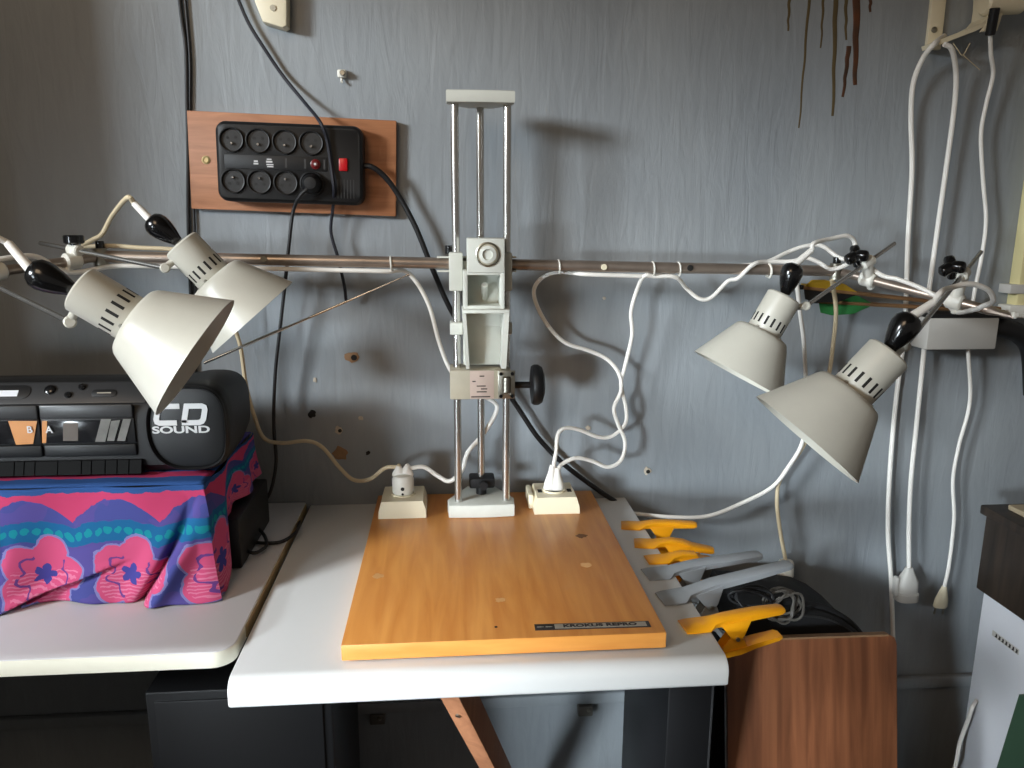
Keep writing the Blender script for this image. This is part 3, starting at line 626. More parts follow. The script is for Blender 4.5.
# bent strip
def strip(pts, w, th, m, name, parent):
    secs = []
    for i, p in enumerate(pts):
        d = (pts[min(i+1, len(pts)-1)]-pts[max(0, i-1)]).normalized(); n = Vector((d.z, 0, -d.x))
        secs.append([p+Vector((0, -w/2, 0))+n*th/2, p+Vector((0, w/2, 0))+n*th/2, p+Vector((0, w/2, 0))-n*th/2, p+Vector((0, -w/2, 0))-n*th/2])
    return MB(m).loft(secs).build(name, parent)
strip(path((930, 46, -.035), (950, 38, -.035), (966, 32, -.035), (976, 27, -.035), (982, 20, -.035), (984, 8, -.035), (985, -10, -.035)), .05, .008, cream_pl, 'hook_strip', t)
b = MB(cream_pl); q0, q1 = aY(970, 36, -.04), aY(992, 28, -.04)
b.prism([(aY(x, y, -.02).x, aY(x, y, -.02).z) for x, y in ((966, 37), (982, 36), (989, 14), (989, -12), (977, -12), (977, 20))], .006, FACE((0, -.055, 0)), .0008); b.build('gusset', t)
b = MB(cream_pl).cyl(aY(983, 4, -.055), aY(1022, 2, -.055), .020, 28, 0, .004); b.build('socket_barrel', t)
p0, p1 = aY(995, 8, -.078), aY(990, 35, -.066)
b = MB(black_pl).cyl(p0, p1, .0085, 16, 0, .001); b.build('cord_grip', t)
tag(MB(cord_y).tube(path((953, 43, -.065), (958, 50, -.066), (963, 55, -.066), (970, 43, -.064)), .0008, 6).tube(path((963, 55, -.066), (980, 70, -.05)), .0008, 6).build('wire_twist'), 'thin wire twist dangling from the beige wall bracket', 'wire')
c7 = cord(path((944, 36, -.012), (934, 44, -.068), (922, 60, -.045), (913, 85, -.03), (911, 120, -.02), (912, 170, -.016), (908, 240, -.016), (906, 300, -.016), (903, 345, -.016), (896, 400, -.016), (890, 470, -.016), (888, 530, -.016), (891, 580, -.016), (893, 640, -.018), (893, 700, -.024), (892, 775, -.02), (893, 860, -.01)), .0046, cord_w, 'thick white cord hanging from bracket, leftmost, dropping below the wooden panel edge')
pts = path((944, 44, -.066), (952, 50, -.064), (956, 75, -.04), (954, 110, -.03), (946, 170, -.026), (936, 240, -.026), (928, 300, -.026), (924, 350, -.03), (917, 420, -.03), (911, 480, -.03), (909, 525, -.03), (909, 570, -.03))
c8 = cord(pts, .0046, cord_w, 'thick white cord hanging from bracket with a grey-white socket end, in the middle')
p = pts[-1]; q = axis_mtx(p+Vector((0, 0, .006)), (0, 0, -1), (0, 1, 0)); secs = []
for z, w, t_ in ((0, .007, .007), (.008, .010, .009), (.03, .021, .015), (.055, .0215, .017), (.057, .024, .019), (.074, .024, .019)):
    secs.append([q @ Vector((w*math.copysign(abs(math.cos(2*math.pi*i/20))**.7, math.cos(2*math.pi*i/20)), t_*math.copysign(abs(math.sin(2*math.pi*i/20))**.7, math.sin(2*math.pi*i/20)), z)) for i in range(20)])
b = MB(boxgrey).loft(secs); pc = b.build('trailing_socket', c8)
b = MB(boxgrey).box((p.x-.030, p.y-.008, p.z-.058), (p.x-.021, p.y+.008, p.z-.014), .004); b.build('cover_flap', pc)
pts = path((990, 32, -.066), (991, 55, -.05), (993, 75, -.035), (986, 105, -.03), (981, 135, -.028), (983, 180, -.028), (986, 220, -.028), (982, 255, -.028), (974, 295, -.03), (968, 340, -.036), (970, 400, -.03), (959, 445, -.026), (953, 480, -.026), (954, 520, -.026), (949, 565, -.026), (944, 588, -.026))
c9 = cord(pts, .0038, cord_w, 'thinner white cord hanging from bracket with a cream flat plug, rightmost')
p = pts[-1]; d = (pts[-1]-pts[-2]).normalized(); q = axis_mtx(p-d*.004, d, (0, 1, 0)); secs = []
for z, w, t_ in ((0, .005, .005), (.012, .009, .0065), (.030, .0150, .007), (.046, .0165, .007), (.050, .014, .006)):
    secs.append([q @ Vector((w*math.cos(2*math.pi*i/16), t_*math.sin(2*math.pi*i/16), z)) for i in range(16)])
pl = MB(cream_pl).loft(secs).build('flat_plug', c9)
for s in (-1, 1):
    MB(zinc).cyl(q @ Vector((s*.0095, 0, .048)), q @ Vector((s*.0095, 0, .066)), .0022, 10, 0, .0006).build('prong', pl)
# ------------------------------------------------------------------ power strip on its wooden board
P = [aY(188, 110, -.018), aY(396, 121, -.018), aY(396, 216, -.018), aY(190, 209, -.018)]
px0, px1, pz0, pz1 = (P[0].x+P[3].x)/2, (P[1].x+P[2].x)/2, (P[2].z+P[3].z)/2, (P[0].z+P[1].z)/2
rot = (P[1].z-P[0].z+P[2].z-P[3].z)/2/(px1-px0); cx, cz = (px0+px1)/2, (pz0+pz1)/2
bq = FACE((cx, 0, cz)) @ Matrix.Rotation(rot, 4, 'Z'); w, h = px1-px0, pz1-pz0
wb = thing('mounting_board', (cx, 0, cz), 'stained wooden board screwed to the wall behind the black socket strip', 'board')
bo = MB(ply).box((-w/2, -h/2, 0), (w/2, h/2, .018), .001, 0, bq).build('panel', wb)
p = aY(206, 160, -.018); MB(mat('brass_screw', (214, 192, 140), .35, .4)).lathe([(.0075, 0), (.0075, .001), (.0045, .003), (.0045, .0015), (0, .0015)], FACE(p), 20).build('screw', wb)
S = [aY(214.5, 120.5, -.058), aY(364, 125, -.058), aY(362, 205, -.058), aY(216, 201, -.058)]
sw, sh = (S[1].x+S[2].x-S[0].x-S[3].x)/2, (S[0].z+S[1].z-S[2].z-S[3].z)/2; sc = sum(S, Vector())/4; sq = FACE((sc.x, -.018, sc.z)) @ Matrix.Rotation(rot*.8, 4, 'Z')
ps = thing('power_strip', (sc.x, -.018, sc.z), 'black eight way power strip with a red switch on the wooden board', 'power strip')
b = MB(black_pl); b.prism(rrect(sw, sh, .018), .030, sq, 0); 
b.loft([[sq @ Vector((x, y, z)) for x, y in rrect(sw-2*i, sh-2*i, .018-i*.8)] for i, z in ((0, .030), (.002, .036), (.006, .039))]); body = b.build('body', ps)
def sp(u, v, z=.039): return sq @ Vector((-sw/2+u*sw, sh/2-v*sh, z))
for iu in range(4):
    for iv in range(2):
        c_ = sp((.115, .292, .470, .650)[iu], (.235, .745)[iv]) ; nrm = Vector((0, -1, 0)); q = FACE(c_)
        o = MB([black_in, black_pl]); o.lathe([(.0208, -.001), (.0208, .0048), (.0198, .0054), (.0186, .0050), (.0178, .0003), (0, .0003)], q, 32); so = o.build('socket', ps)
        sgn = 1 if iv == 0 else -1
        MB(chrome).cyl(q @ Vector((0, -sgn*.006, 0)), q @ Vector((0, -sgn*.006, .006)), .0022, 10, 0, .0006).build('earth_pin', so)
        for k in (-1, 1): MB(dark_slot).cyl(q @ Vector((k*.007, sgn*.004, 0)), q @ Vector((k*.007, sgn*.004, .0008)), .0026, 10).build('pin_hole', so)
b = MB(black_pl); q = sq; b.box((-sw/2+.06*sw, -.012, .0385), (-sw/2+.755*sw, .012, .0402), .001, 0, sq); b.build('centre_strip', ps)
MB(red).box((-sw/2+.835*sw, -.010, .037), (-sw/2+.895*sw, .012, .0425), .002, 0, sq).build('rocker_switch', ps)
p = sp(.675, .5, .040); MB(red_d).lathe([(.0085, 0), (.0085, .002), (.006, .003), (.0045, .0048), (0, .005)], FACE(p), 24).build('reset_button', ps)
MB(silver).cyl(sp(.675, .5, .0448), sp(.675, .5, .0454), .0022, 12).build('reset_mark', ps)
b = MB(silver)
for u, v, ww, hh in ((.272, .49, .010, .003), (.272, .52, .012, .0025), (.362, .46, .012, .002), (.362, .49, .016, .003), (.366, .525, .018, .002), (.368, .55, .016, .002)):
    b.box((-sw/2+u*sw-ww/3, sh/2-v*sh-hh/2, .0401), (-sw/2+u*sw+ww/3, sh/2-v*sh+hh/2, .0405), 0, 0, sq)
b.build('printed_marks', ps, False)
for u in (.475, .735, .605): MB(grey_pl).box((-sw/2+u*sw-.0015, -.008, .0401), (-sw/2+u*sw+.0015, .008, .0404), 0, 0, sq).build('divider', ps, False)
for k in range(7): MB(grey_pl).box((-sw/2+(.80+.022*k)*sw, -sh*.42, .0388), (-sw/2+(.805+.022*k)*sw, -sh*.18, .0396), 0, 0, sq).build('rib', ps, False)
# black plug in the last socket with its cord
c_ = sp(.650, .745); 
pts = [c_+Vector((-.002, -.020, -.006))] + path((300, 196, -.075), (293, 212, -.06), (289, 245, -.055), (286, 275, -.05), (281, 320, -.045), (276, 365, -.04), (274, 400, -.035), (274, 430, -.03), (276, 462, -.03), (271, 490, -.05), (262, 505, -.06))
cb = cord(pts, .0032, cord_b, 'black cord hanging from the plug in the lower right socket down behind the radio')
b = MB(black_pl); b.lathe([(0, 0), (.0165, 0), (.0175, .004), (.0160, .018), (.010, .026), (0, .027)], FACE(c_+Vector((0, .0015, 0))), 28); b.build('plug', cb)
cord(path((233, -14, -.012), (247, 20, -.012), (262, 45, -.012), (283, 76, -.012), (305, 103, -.03), (320, 122, -.066), (327, 140, -.064), (331, 165, -.063), (334, 190, -.064), (333, 207, -.04), (331, 232, -.03), (338, 258, -.03), (344, 284, -.03), (346, 300, -.02)), .0030, mat('navy_black_cord', (16, 18, 30), .5), 'thin black cable falling from the ceiling side across the front of the power strip')
MB(cord_b).tube(path((360, 166, -.04), (372, 167, -.042), (386, 178, -.036), (400, 198, -.03), (416, 228, -.03), (433, 270, -.03), (452, 312, -.028), (478, 350, -.022), (506, 390, -.024), (522, 414, -.024), (540, 440, -.022), (566, 466, -.02), (598, 490, -.016), (622, 507, -.012), (640, 530, -.015), (665, 570, -.015)), .0050, 12).build('cord', ps)
cord(path((178, -14, -.006), (182, 20, -.006), (186, 50, -.006), (187, 100, -.006), (188, 150, -.006), (188, 200, -.006), (189, 250, -.006), (191, 300, -.006), (192, 360, -.006), (192, 400, -.006)), .0034, cord_b, 'black cable running straight down the wall along the left of the wooden board')
cord(path((184, -14, -.005), (187, 20, -.005), (190, 60, -.005), (190, 100, -.005), (190.5, 150, -.004), (194, 212, -.005), (195, 260, -.005), (196, 330, -.005), (196, 395, -.005)), .0022, cord_b, 'thinner black cable half hidden behind the board left edge')
# junction cover and cable hook at the top
t = thing('switch_box', aY(272, 10, 0), 'cream plastic box on the wall at the top edge, cut off by the photo', 'switch box')
pp = [(aY(x, y, -.03).x, aY(x, y, -.03).z) for x, y in ((253, -30), (255, 2), (263, 22), (283, 28), (287, 26), (287, -30))]
MB(cream_pl).prism(pp, .034, FACE((0, 0, 0)), .003).build('body', t)
a0 = aY(273, 8, -.034); MB(stand_dark).cyl(a0, a0+Vector((0, -.002, 0)), .005, 14).build('screw', t)
p = aY(343, 75, 0); t = thing('cable_hook', p, 'small white nail-on cable hook alone on the wall above the wooden board', 'hook')
MB(white_pl).box((p.x-.009, -.012, p.z-.006), (p.x+.007, 0, p.z+.008), .003).build('body', t); MB(zinc).cyl((p.x+.001, -.012, p.z+.001), (p.x+.001, -.018, p.z+.001), .005, 12, 0, .001).build('nail', t)
MB(white_pl).tube([(p.x-.002, -.006, p.z-.005), (p.x-.002, -.008, p.z-.012), (p.x-.001, -.012, p.z-.014)], .002, 8).build('prong', t)
# ------------------------------------------------------------------ junction box, arrows and pipe at right
t = thing('junction_box', aY(962, 334, 0), 'light grey plastic junction box on the wall behind the right lamp', 'junction box')
j0, j1 = aY(926, 350, -.06), aY(1000, 318, -.06)
MB(boxgrey).box((j0.x, -.06, j0.z), (j1.x, 0, j1.z), .003).build('housing', t)
MB(black_in).box((j0.x+.002, -.058, j1.z), (j1.x+.03, -.002, j1.z+.008), .001).build('lid', t)
cord([Vector((j1.x-.002, -.035, j0.z+.04)), Vector((j1.x+.018, -.035, j0.z+.040)), Vector((j1.x+.04, -.034, j0.z+.036)), Vector((j1.x+.07, -.032, j0.z+.024)), Vector((j1.x+.10, -.03, j0.z-.01)), Vector((j1.x+.12, -.03, j0.z-.10))], .019, cord_b, 'thick black conduit bend leaving the right side of the junction box', 'conduit', 'cable_conduit', seg=16)
t = thing('yellow_pipe', aY(1020, 250, 0), 'pale yellow vertical pipe strip on the wall at the right edge', 'pipe')
y0, y1 = aY(1016, 316, -.03), aY(1016, 150, -.03)
MB(ystrip).box((y0.x-.003, -.03, y0.z), (y0.x+.04, 0, 2.3), .004).build('duct', t)
p = aY(1012, 289, -.03); MB(boxgrey).box((p.x-.006, -.034, p.z-.009), (p.x+.05, 0, p.z+.009), .001).build('saddle_clip', t)
p = aY(1010, 310, -.03); MB(white_pl).box((p.x-.006, -.036, p.z-.016), (p.x+.05, 0, p.z+.010), .003).build('end_cap', t)
def arrow(n0, n1, m, label):
    d = (n1-n0).normalized(); t = thing('arrow', n0, label, 'arrow', 'arrows on the junction box'); L_ = (n1-n0).length
    MB(arrow_w).cyl(n0, n1, .0042, 14, 0, .0005).build('shaft', t)
    MB(bakelite).cyl(n0-d*.012, n0+d*.006, .0046, 12, 0, .001).build('nock', t)
    for k, a in enumerate((15, 135, 255)):
        s = Vector((0, math.cos(math.radians(a)), math.sin(math.radians(a)))); s = (s-d*s.dot(d)).normalized(); nn = d.cross(s)
        mm = [m, m, black_in if m is yfletch else m][k]; prof = [(.008, .003), (.012, .022), (.035, .026), (.080, .021), (.118, .003)]
        secs = []
        vs = [n0+d*x+s*y for x, y in prof]; o = MB(mm); bm2 = [[v+nn*.0006 for v in vs], [v-nn*.0006 for v in vs]]; o.loft(bm2); o.build('fletching', t, False)
arrow(aY(800, 287, -.075), aY(1000, 309, -.045), yfletch, 'wooden arrow with yellow and black feathers, lying on the junction box')
arrow(aY(815, 301, -.055), aY(1004, 312, -.03), gfletch, 'wooden arrow with green feathers, lower one on the junction box')
# ------------------------------------------------------------------ spring clamps along the right table edge
def spring_clamp(x, y, yaw, L0, m, label, s=1.0, up0=.03, roll=0.0, low=None):
    zc = TZ-.019; root = thing('spring_clamp', (x, y, zc), label, 'spring clamp', 'spring clamps gripping the table edge')
    Mx = Matrix.Translation((x, y, zc)) @ Matrix.Rotation(yaw, 4, 'Z') @ Matrix.Rotation(roll, 4, 'Y')
    g = .0192   # half gap
    for sg, nm in ((1, 'upper_lever'), (-1, 'lower_lever')):
        up, L_ = (up0, L0) if sg > 0 or not low else low
        #   x, half width, bottom z, top z
        st = [(0, .0190*s, g, g+.0025), (.010, .0205*s, g, g+.003), (.034, .0205*s, g+.0002, g+.0035), (.044, .013*s, g+.001, g+.0085), (.060, .0115*s, g+.0015, g+.0125), (.085, .0115*s, g+.002+up*.25, g+.0135+up*.25), (L_*.72, .0115*s, g+.003+up*.62, g+.013+up*.62), (L_-.006, .0105*s, g+.004+up*.98, g+.012+up*.98), (L_, .008*s, g+.0055+up, g+.0105+up)]
        secs = []
        for X_, hw, z0, z1 in st:
            e = min(.003, hw*.4); secs.append([(X_, -hw, sg*z0), (X_, hw, sg*z0), (X_, hw, sg*(z1-.002)), (X_, hw-e, sg*z1), (X_, -hw+e, sg*z1), (X_, -hw, sg*(z1-.002))])
        b = MB(m); b.loft(secs, 0, Mx)
        for yy in (-1, 1):   # cheeks reaching to the pivot
            y0 = yy*.0115*s if sg > 0 else yy*.0085*s
            pts = [(.052, g+.004), (.098, g+.008+up*.3), (.088, 0.004), (.082, -.004), (.072, -.004), (.066, .004)]
            b.prism([(a, sg*c) for a, c in pts], .0026, Mx @ frame((0, y0+(.0013), 0), (1, 0, 0), (0, 0, 1), (0, -1, 0)), .0004)
        lv = b.build(nm, root)
        pb = MB(orange_pad if m is yel else gry); pb.box((.001, -.0165*s, sg*(g-.0006) if sg > 0 else sg*(g)), (.034, .0165*s, sg*g if sg > 0 else sg*(g-.0006)), 0, 0, Mx); pb.build('jaw_pad', lv)
    b = MB(zinc).cyl(Mx @ Vector((.077, -.0155*s, 0)), Mx @ Vector((.077, .0155*s, 0)), .003, 12); b.build('pivot_pin', root)
    hel = [Mx @ Vector((.077+.0062*math.cos(.9*k), -.009*s+.018*s*k/34, .0062*math.sin(.9*k))) for k in range(35)]
    MB(zinc).tube(hel, .0011, 6, smooth=3).build('spring', root)
R = math.radians
spring_clamp(.319, -.146, R(-12), .138, yel, 'yellow spring clamp farthest back on the table edge near the wall', up0=.002, roll=0, low=(-.012, .135))
spring_clamp(.324, -.228, R(-12), .138, yel, 'second yellow spring clamp from the wall, handle angled slightly down', up0=-.012, roll=0, low=(-.006, .12))
spring_clamp(.328, -.298, R(2), .125, yel, 'yellow spring clamp mostly hidden behind the far grey clamp', .9, up0=-.014, roll=0, low=(.004, .12))
spring_clamp(.312, -.352, R(6), .20, gry, 'far grey spring clamp, farther from the viewer of the two grey ones', 1.1, up0=.012, roll=0, low=(.045, .135))
spring_clamp(.315, -.434, R(6), .215, gry, 'near grey spring clamp with its long handle raised, before the yellow one', 1.1, up0=.016, roll=R(-4.5), low=(.05, .135))
spring_clamp(.324, -.516, R(4), .150, yel, 'yellow spring clamp nearest the front corner of the white table', up0=.006, roll=R(-1.5), low=(-.018, .148))
# ------------------------------------------------------------------ things beside the table
pA, pB = Vector((.490, -.252, .572)), Vector((.806, -.252, .572)); dn = Vector((0, -.2, -1)).normalized()
t = thing('wooden_panel', (.65, -.36, 0), 'dark reddish striped veneer panel leaning upright right of the table', 'panel')
q = frame(pA+dn*.0, (1, 0, 0), -dn, Vector((1, 0, 0)).cross(-dn)); Lp = .572/abs(dn.z)
bm_ = [(0, -Lp+.005), (.318, -Lp+.005), (.318, -.018), (.314, -.006), (.304, -.0), (0, .002)]
MB(mahog).prism(bm_, .016, q @ Matrix.Translation((0, 0, 0)), .001).build('board', t)
MB(brownpl).prism([(.001, .0025), (.303, .0005), (.303, -.003), (.001, -.001)], .0162, q @ Matrix.Translation((0, 0, -.0001))).build('top_edge', t)
# black bag behind the panel
t = thing('black_bag', (.64, -.13, 0), 'black fabric bag slumped against the wall behind the veneer panel', 'bag')
top = [aY(x, y, -.13) for x, y in ((725, 586), (760, 588), (786, 590), (806, 593), (822, 600), (838, 612), (856, 636))]
b = MB(black_fb); b.prism([(.495, 0), (.81, 0), (.81, .40)]+[(p.x, p.z) for p in top[::-1]]+[(.495, .50)], .17, FACE((0, -.045, 0)), .014); b.build('body', t, True, 60)
MB(black_fb).tube([p+Vector((0, -.06, .002)) for p in top[1:]], .007, 10).build('strap', t)
MB(grey_pl).tube([p+Vector((0, -.083, -.010)) for p in top[1:]], .0020, 6).build('piping', t)
coil = []
cc = aY(783, 606, -.229)
for k in range(110):
    a = k*.30; rr = .026+.004*math.sin(k*.37)+.003*math.sin(k*1.1); coil.append(cc+Vector((rr*1.0*math.cos(a)+.008*math.sin(k*.05), .010*math.sin(k*.21), rr*1.1*math.sin(a))))
cord([Vector((p.x, p.y, max(p.z, .572))) for p in coil], .0024, copper, 'coiled grey cable bundled between the front yellow clamp and the black bag', 'cable', 'cable_coil', smooth=2)
cc = aY(752, 598, -.229); coil = []
for k in range(70):
    a = k*.33; rr = .022+.005*math.sin(k*.5); coil.append(cc+Vector((rr*1.5*math.cos(a), .012*math.sin(k*.3), rr*.7*math.sin(a))))
cord(coil, .0026, cord_b, 'tangled black cable bundle behind the near grey clamp', 'cable', 'cable_coil', smooth=2)
# ------------------------------------------------------------------ cabinet on the right
t = thing('dark_cabinet', (1.25, -.2, .6), 'dark brown wooden drawer cabinet top at the right edge of the photo', 'cabinet')
cX = 1.075
MB(darkw).box((cX, -.72, .575), (1.6, -.105, .738), .002).build('body', t)
MB(darkw).box((cX-.012, -.73, .736), (1.6, -.10, .755), .003).build('top_slab', t)
o = MB(paper).box((cX+.024, -.40, .755), (1.5, -.13, .765), .0015, 0).build('card_sheet'); tag(o, 'tan cardboard sheet lying on the dark wooden cabinet', 'cardboard')
t = thing('white_appliance', (1.3, -.3, 0), 'white enamel appliance side standing under the dark wooden cabinet', 'appliance')
MB(white_enam).box((cX+.020, -.70, 0), (1.6, -.10, .575), .006).build('body', t)
lp = Vector((cX+.0035, 0, 0)); l0 = None
def onx(px, py, Xp):
    d = ray(px, py); return CAM+d*((Xp-CAM.x)/d.x)
a, e = onx(993, 630, cX+.02), onx(1022, 633, cX+.02)
MB(boxgrey).box((cX+.019, e.y, a.z-.0115), (cX+.0205, a.y, a.z), .0002).build('maker_label', t)
b = MB(ink); yy = a.y-.008
for i in range(7):
    ww = .007; b.box((cX+.0184, yy-.0065, a.z-.0095), (cX+.0192, yy-.0028, a.z-.002)) ; b.box((cX+.0184, yy-.0065, a.z-.0095), (cX+.0192, yy-.0010, a.z-.0075 if i % 2 else a.z-.008)); yy -= .0095
b.build('label_print', t, False)
cord([onx(985, 690, cX+.09), onx(974, 704, cX+.005), onx(968, 720, cX-.005), onx(960, 742, cX-.012), onx(950, 778, cX-.03), Vector((cX-.05, -.08, .02))], .0040, cord_w, 'white cord hanging down along the corner of the white appliance')
t = thing('green_folder', (1.03, -.45, 0), 'dark green folder leaning upright against the white appliance', 'folder')
g0, g1 = onx(1024, 694, 1.05), onx(1001, 768, 1.05)
dz = (g1.z-g0.z); dy = g1.y-g0.y
pts = [(g1.y-(.0-g1.z)*0, .0), (-.62, .0), (-.62, g0.z+.02), (g0.y, g0.z), (g1.y, g1.z)]
pts[0] = (g1.y+dy/dz*(-g1.z)*.3, 0)
b = MB(green); b.prism(pts, .016, frame((1.040, 0, 0), (0, 1, 0), (0, 0, 1), (1, 0, 0)), .001); b.build('cover', t)
# ------------------------------------------------------------------ boombox, cloth, box
KX1, KY0, KZ = -.357, -.385, .932
t = thing('storage_box', (-.66, -.25, DZ), 'black box under the printed cloth below the radio, dark end showing', 'box')
MB(black_pl).box((-.985, KY0+.006, DZ), (KX1-.006, -.09, KZ-.002), .004).build('body', t)
MB(black_pl).box((-.37, -.30, DZ), (-.335, -.10, DZ+.085), .004).build('end_block', t)
# cloth
me_v, me_f, uvs = [], [], []
sx0, sx1 = -.985, KX1; Ls = (sx1-sx0); side = .28; NS, NT = 460, 56
path_s = [i/NS*(Ls+side) for i in range(NS+1)]
def edge_pt(s):
    rc = .006
    if s <= Ls: return Vector((sx0+s, KY0, 0)), Vector((0, -1, 0))
    return Vector((sx1, KY0+(s-Ls), 0)), Vector((1, 0, 0))
def drape(s, tt):
    p, n = edge_pt(s)
    ds = s-Ls
    w = max(0, min(1, (ds+.010)/.020)); n = (Vector((0, -1, 0))*(1-w)+Vector((1, 0, 0))*w).normalized()
    H = KZ-DZ-.0015
    drop = H if ds < 0 else H-(.095*min(1, ds/.13)**1.3)
    z = KZ-drop*tt
    fold = .004*math.sin(s*38+tt*2)+.006*tt*math.sin(s*55+1.5)+.007*tt*tt*math.sin(s*23+.6)
    # large diagonal fold sweeping from the corner down to the left
    k = s-(Ls-.012-.085*tt**1.4); a_ = min(1, tt*1.6)
    fold += .017*math.exp(-((k-.020)/.018)**2)*a_ - .022*math.exp(-(k/.0055)**2)*a_ + .006*math.exp(-((k+.02)/.016)**2)*a_
    k2 = s-(Ls-.10-.17*max(0, tt-.62)/.38); a2 = max(0, min(1, (tt-.62)/.2))
    fold += .016*math.exp(-((k2+.016)/.016)**2)*a2 - .020*math.exp(-(k2/.006)**2)*a2
    k3 = s-(Ls-.255-.05*tt); fold += -.012*math.exp(-(k3/.008)**2)*max(0, tt-.3)+.010*math.exp(-((k3+.02)/.02)**2)*max(0, tt-.3)
    flare = .003+.016*tt*(ds < .0)+.006*tt*(ds >= 0)+.010*tt*tt*math.exp(-(ds/.05)**2)
    out = max(.0015, flare+fold)
    hem = .006*math.sin(s*47)*max(0, tt-.8)*(1 if ds < 0 else 2)
    return Vector((p.x, p.y, 0))+n*out+Vector((0, 0, z+max(0, hem)))
for i, s in enumerate(path_s):
    for j in range(NT+1):
        tt = j/NT; p = drape(s, tt); me_v.append(p); uvs.append((s, tt*.168))
base = len(me_v); TT = 18
for i in range(NS+1):
    for j in range(NT):
        if i < NS: a = i*(NT+1)+j; me_f.append((a, a+NT+1, a+NT+2, a+1))
# top sheet
tb = len(me_v); NX, NY = 60, 16
for i in range(NX+1):
    for j in range(NY+1):
        x = sx0+Ls*i/NX; y = KY0+.28*j/NY; me_v.append(Vector((x, y, KZ+.0008*math.sin(x*60)*math.sin(y*50)))); uvs.append((x-sx0, -.28*j/NY))
for i in range(NX):
    for j in range(NY):
        a = tb+i*(NY+1)+j; me_f.append((a, a+NY+1, a+NY+2, a+1))
me = bpy.data.meshes.new('printed_cloth'); me.from_pydata([tuple(v) for v in me_v], [], me_f); uvl = me.uv_layers.new(name='UVMap')
for lp_ in me.loops: uvl.data[lp_.index].uv = uvs[lp_.vertex_index]
me.materials.append(CLOTH); me.shade_smooth(); me.set_sharp_from_angle(angle=math.radians(75))
o = bpy.data.objects.new('printed_cloth', me); C.objects.link(o); sm = o.modifiers.new('thick', 'SOLIDIFY'); sm.thickness = .0012; sm.offset = 1
tag(o, 'blue and pink flower printed cloth draped over the box under the radio', 'cloth')
# boombox
bb = thing('radio_cassette_player', (-.65, -.24, KZ+.003), 'black radio cassette player with CD SOUND speaker on the flower cloth', 'radio')
Z0 = KZ+.004
b = MB(black_pl); sec = [(-.325, 0), (-.338, .012), (-.338, .092), (-.332, .104), (-.306, .134), (-.288, .136), (-.19, .122), (-.158, .108), (-.14, .08), (-.14, .02), (-.155, 0)]
def bbsec(x, k, yk=0): return [(x, -.238+(y+.238)*(1-yk), Z0+.0705+(z-.0705)*k) for y, z in sec]
b.loft([bbsec(-.985, .9), bbsec(-.975, 1), bbsec(-.42, 1), bbsec(-.39, .985, .03), bbsec(-.368, .93, .10), bbsec(-.356, .82, .22), bbsec(-.350, .66, .4)])
b.build('body', bb, True, 40)
# sloped control panel
def slope(u_x, v): # v 0..1 up the slope
    a, e = Vector((u_x, -.332, Z0+.104)), Vector((u_x, -.306, Z0+.134)); return a.lerp(e, v)
sn = Vector((0, -.030, .026)).normalized(); su = Vector((0, .026, .030)).normalized()
sq_ = frame(slope(-.70, .5), (1, 0, 0), su, sn)
MB(grey_pl).box((-.28, -.018, -.002), (.252, .018, .0022), .002, 0, sq_).build('control_panel', bb)
def pk(px, py): # pixel to the slope plane, local coords
    d = ray(px, py); o_ = sq_.translation; t_ = (o_-CAM).dot(sn)/d.dot(sn); return sq_.inverted() @ (CAM+d*t_)
l = pk(10, 393); MB(black_in).prism(rrect(.085, .023, .011, cx=l.x-.012, cy=l.y), .0012, sq_ @ Matrix.Translation((0, 0, .002)), .0004).build('display_bezel', bb)
l = pk(5, 394); MB(lcd).box((l.x-.04, l.y-.006, .003), (pk(19, 394).x, l.y+.004, .0036), 0, 0, sq_).build('display', bb)
for px, py, r in ((51, 391, .0075), (69, 396, .005), (83, 388, .005)):
    l = pk(px, py); MB(bakelite).lathe([(r, .001), (r, .004), (r*.7, .0055), (0, .006)], sq_ @ Matrix.Translation((l.x, l.y, .001)), 20).build('round_button', bb)
l = pk(105, 394); MB(black_in).prism(rrect(.036, .012, .0058, cx=l.x, cy=l.y), .0016, sq_ @ Matrix.Translation((0, 0, .002)), .0004).build('mode_badge', bb)
MB(label_g).box((l.x-.010, l.y-.0009, .0035), (l.x+.010, l.y+.0009, .004), 0, 0, sq_).build('badge_print', bb)
# cassette doors
FY = -.338
def fx(px, py=430): return aY(px, py, FY-.006).x
def fz(py, px=80): return aY(px, py, FY-.006).z
for x0, x1 in ((-.79, fx(39)), (fx(41), fx(134))):
    b = MB([grey_pl, black_pl]); b.box((x0, FY-.006, fz(419)), (x1, FY+.002, fz(405)), .003)
    b.box((x0, FY-.005, fz(457)), (x1, FY+.002, fz(445)), .003, 1); b.box((x0, FY-.0035, fz(445)), (x1, FY+.002, fz(419)), .001, 1); dr = b.build('cassette_door', bb)
    MB(smoke).box((x0+.006, FY-.0045, fz(443)), (x1-.012, FY-.003, fz(420.5)), .0004).build('door_window', dr)
def fquad(pts, m, name, dy=-.0052):
    MB(m).prism([(aY(x, y, FY+dy).x, aY(x, y, FY+dy).z) for x, y in pts], .0005, FACE((0, FY+dy+.0006, 0))).build(name, bb, False)
fquad([(8, 421), (37, 421), (33, 444), (16, 445)], amber, 'window_patch'); fquad([(42, 421), (47, 421), (46, 443), (42, 443)], amber, 'window_patch')
fquad([(63, 423), (78, 423), (78, 441), (63, 441)], mat('brown_reel', (78, 68, 60), .5), 'window_patch')
fquad([(101, 419), (111, 419), (105, 442), (95, 442)], shine, 'window_patch'); fquad([(111, 421), (120, 420), (114, 441), (107, 441)], shine, 'window_patch'); fquad([(123, 419), (131, 419), (125, 441), (117, 441)], shine, 'window_patch')
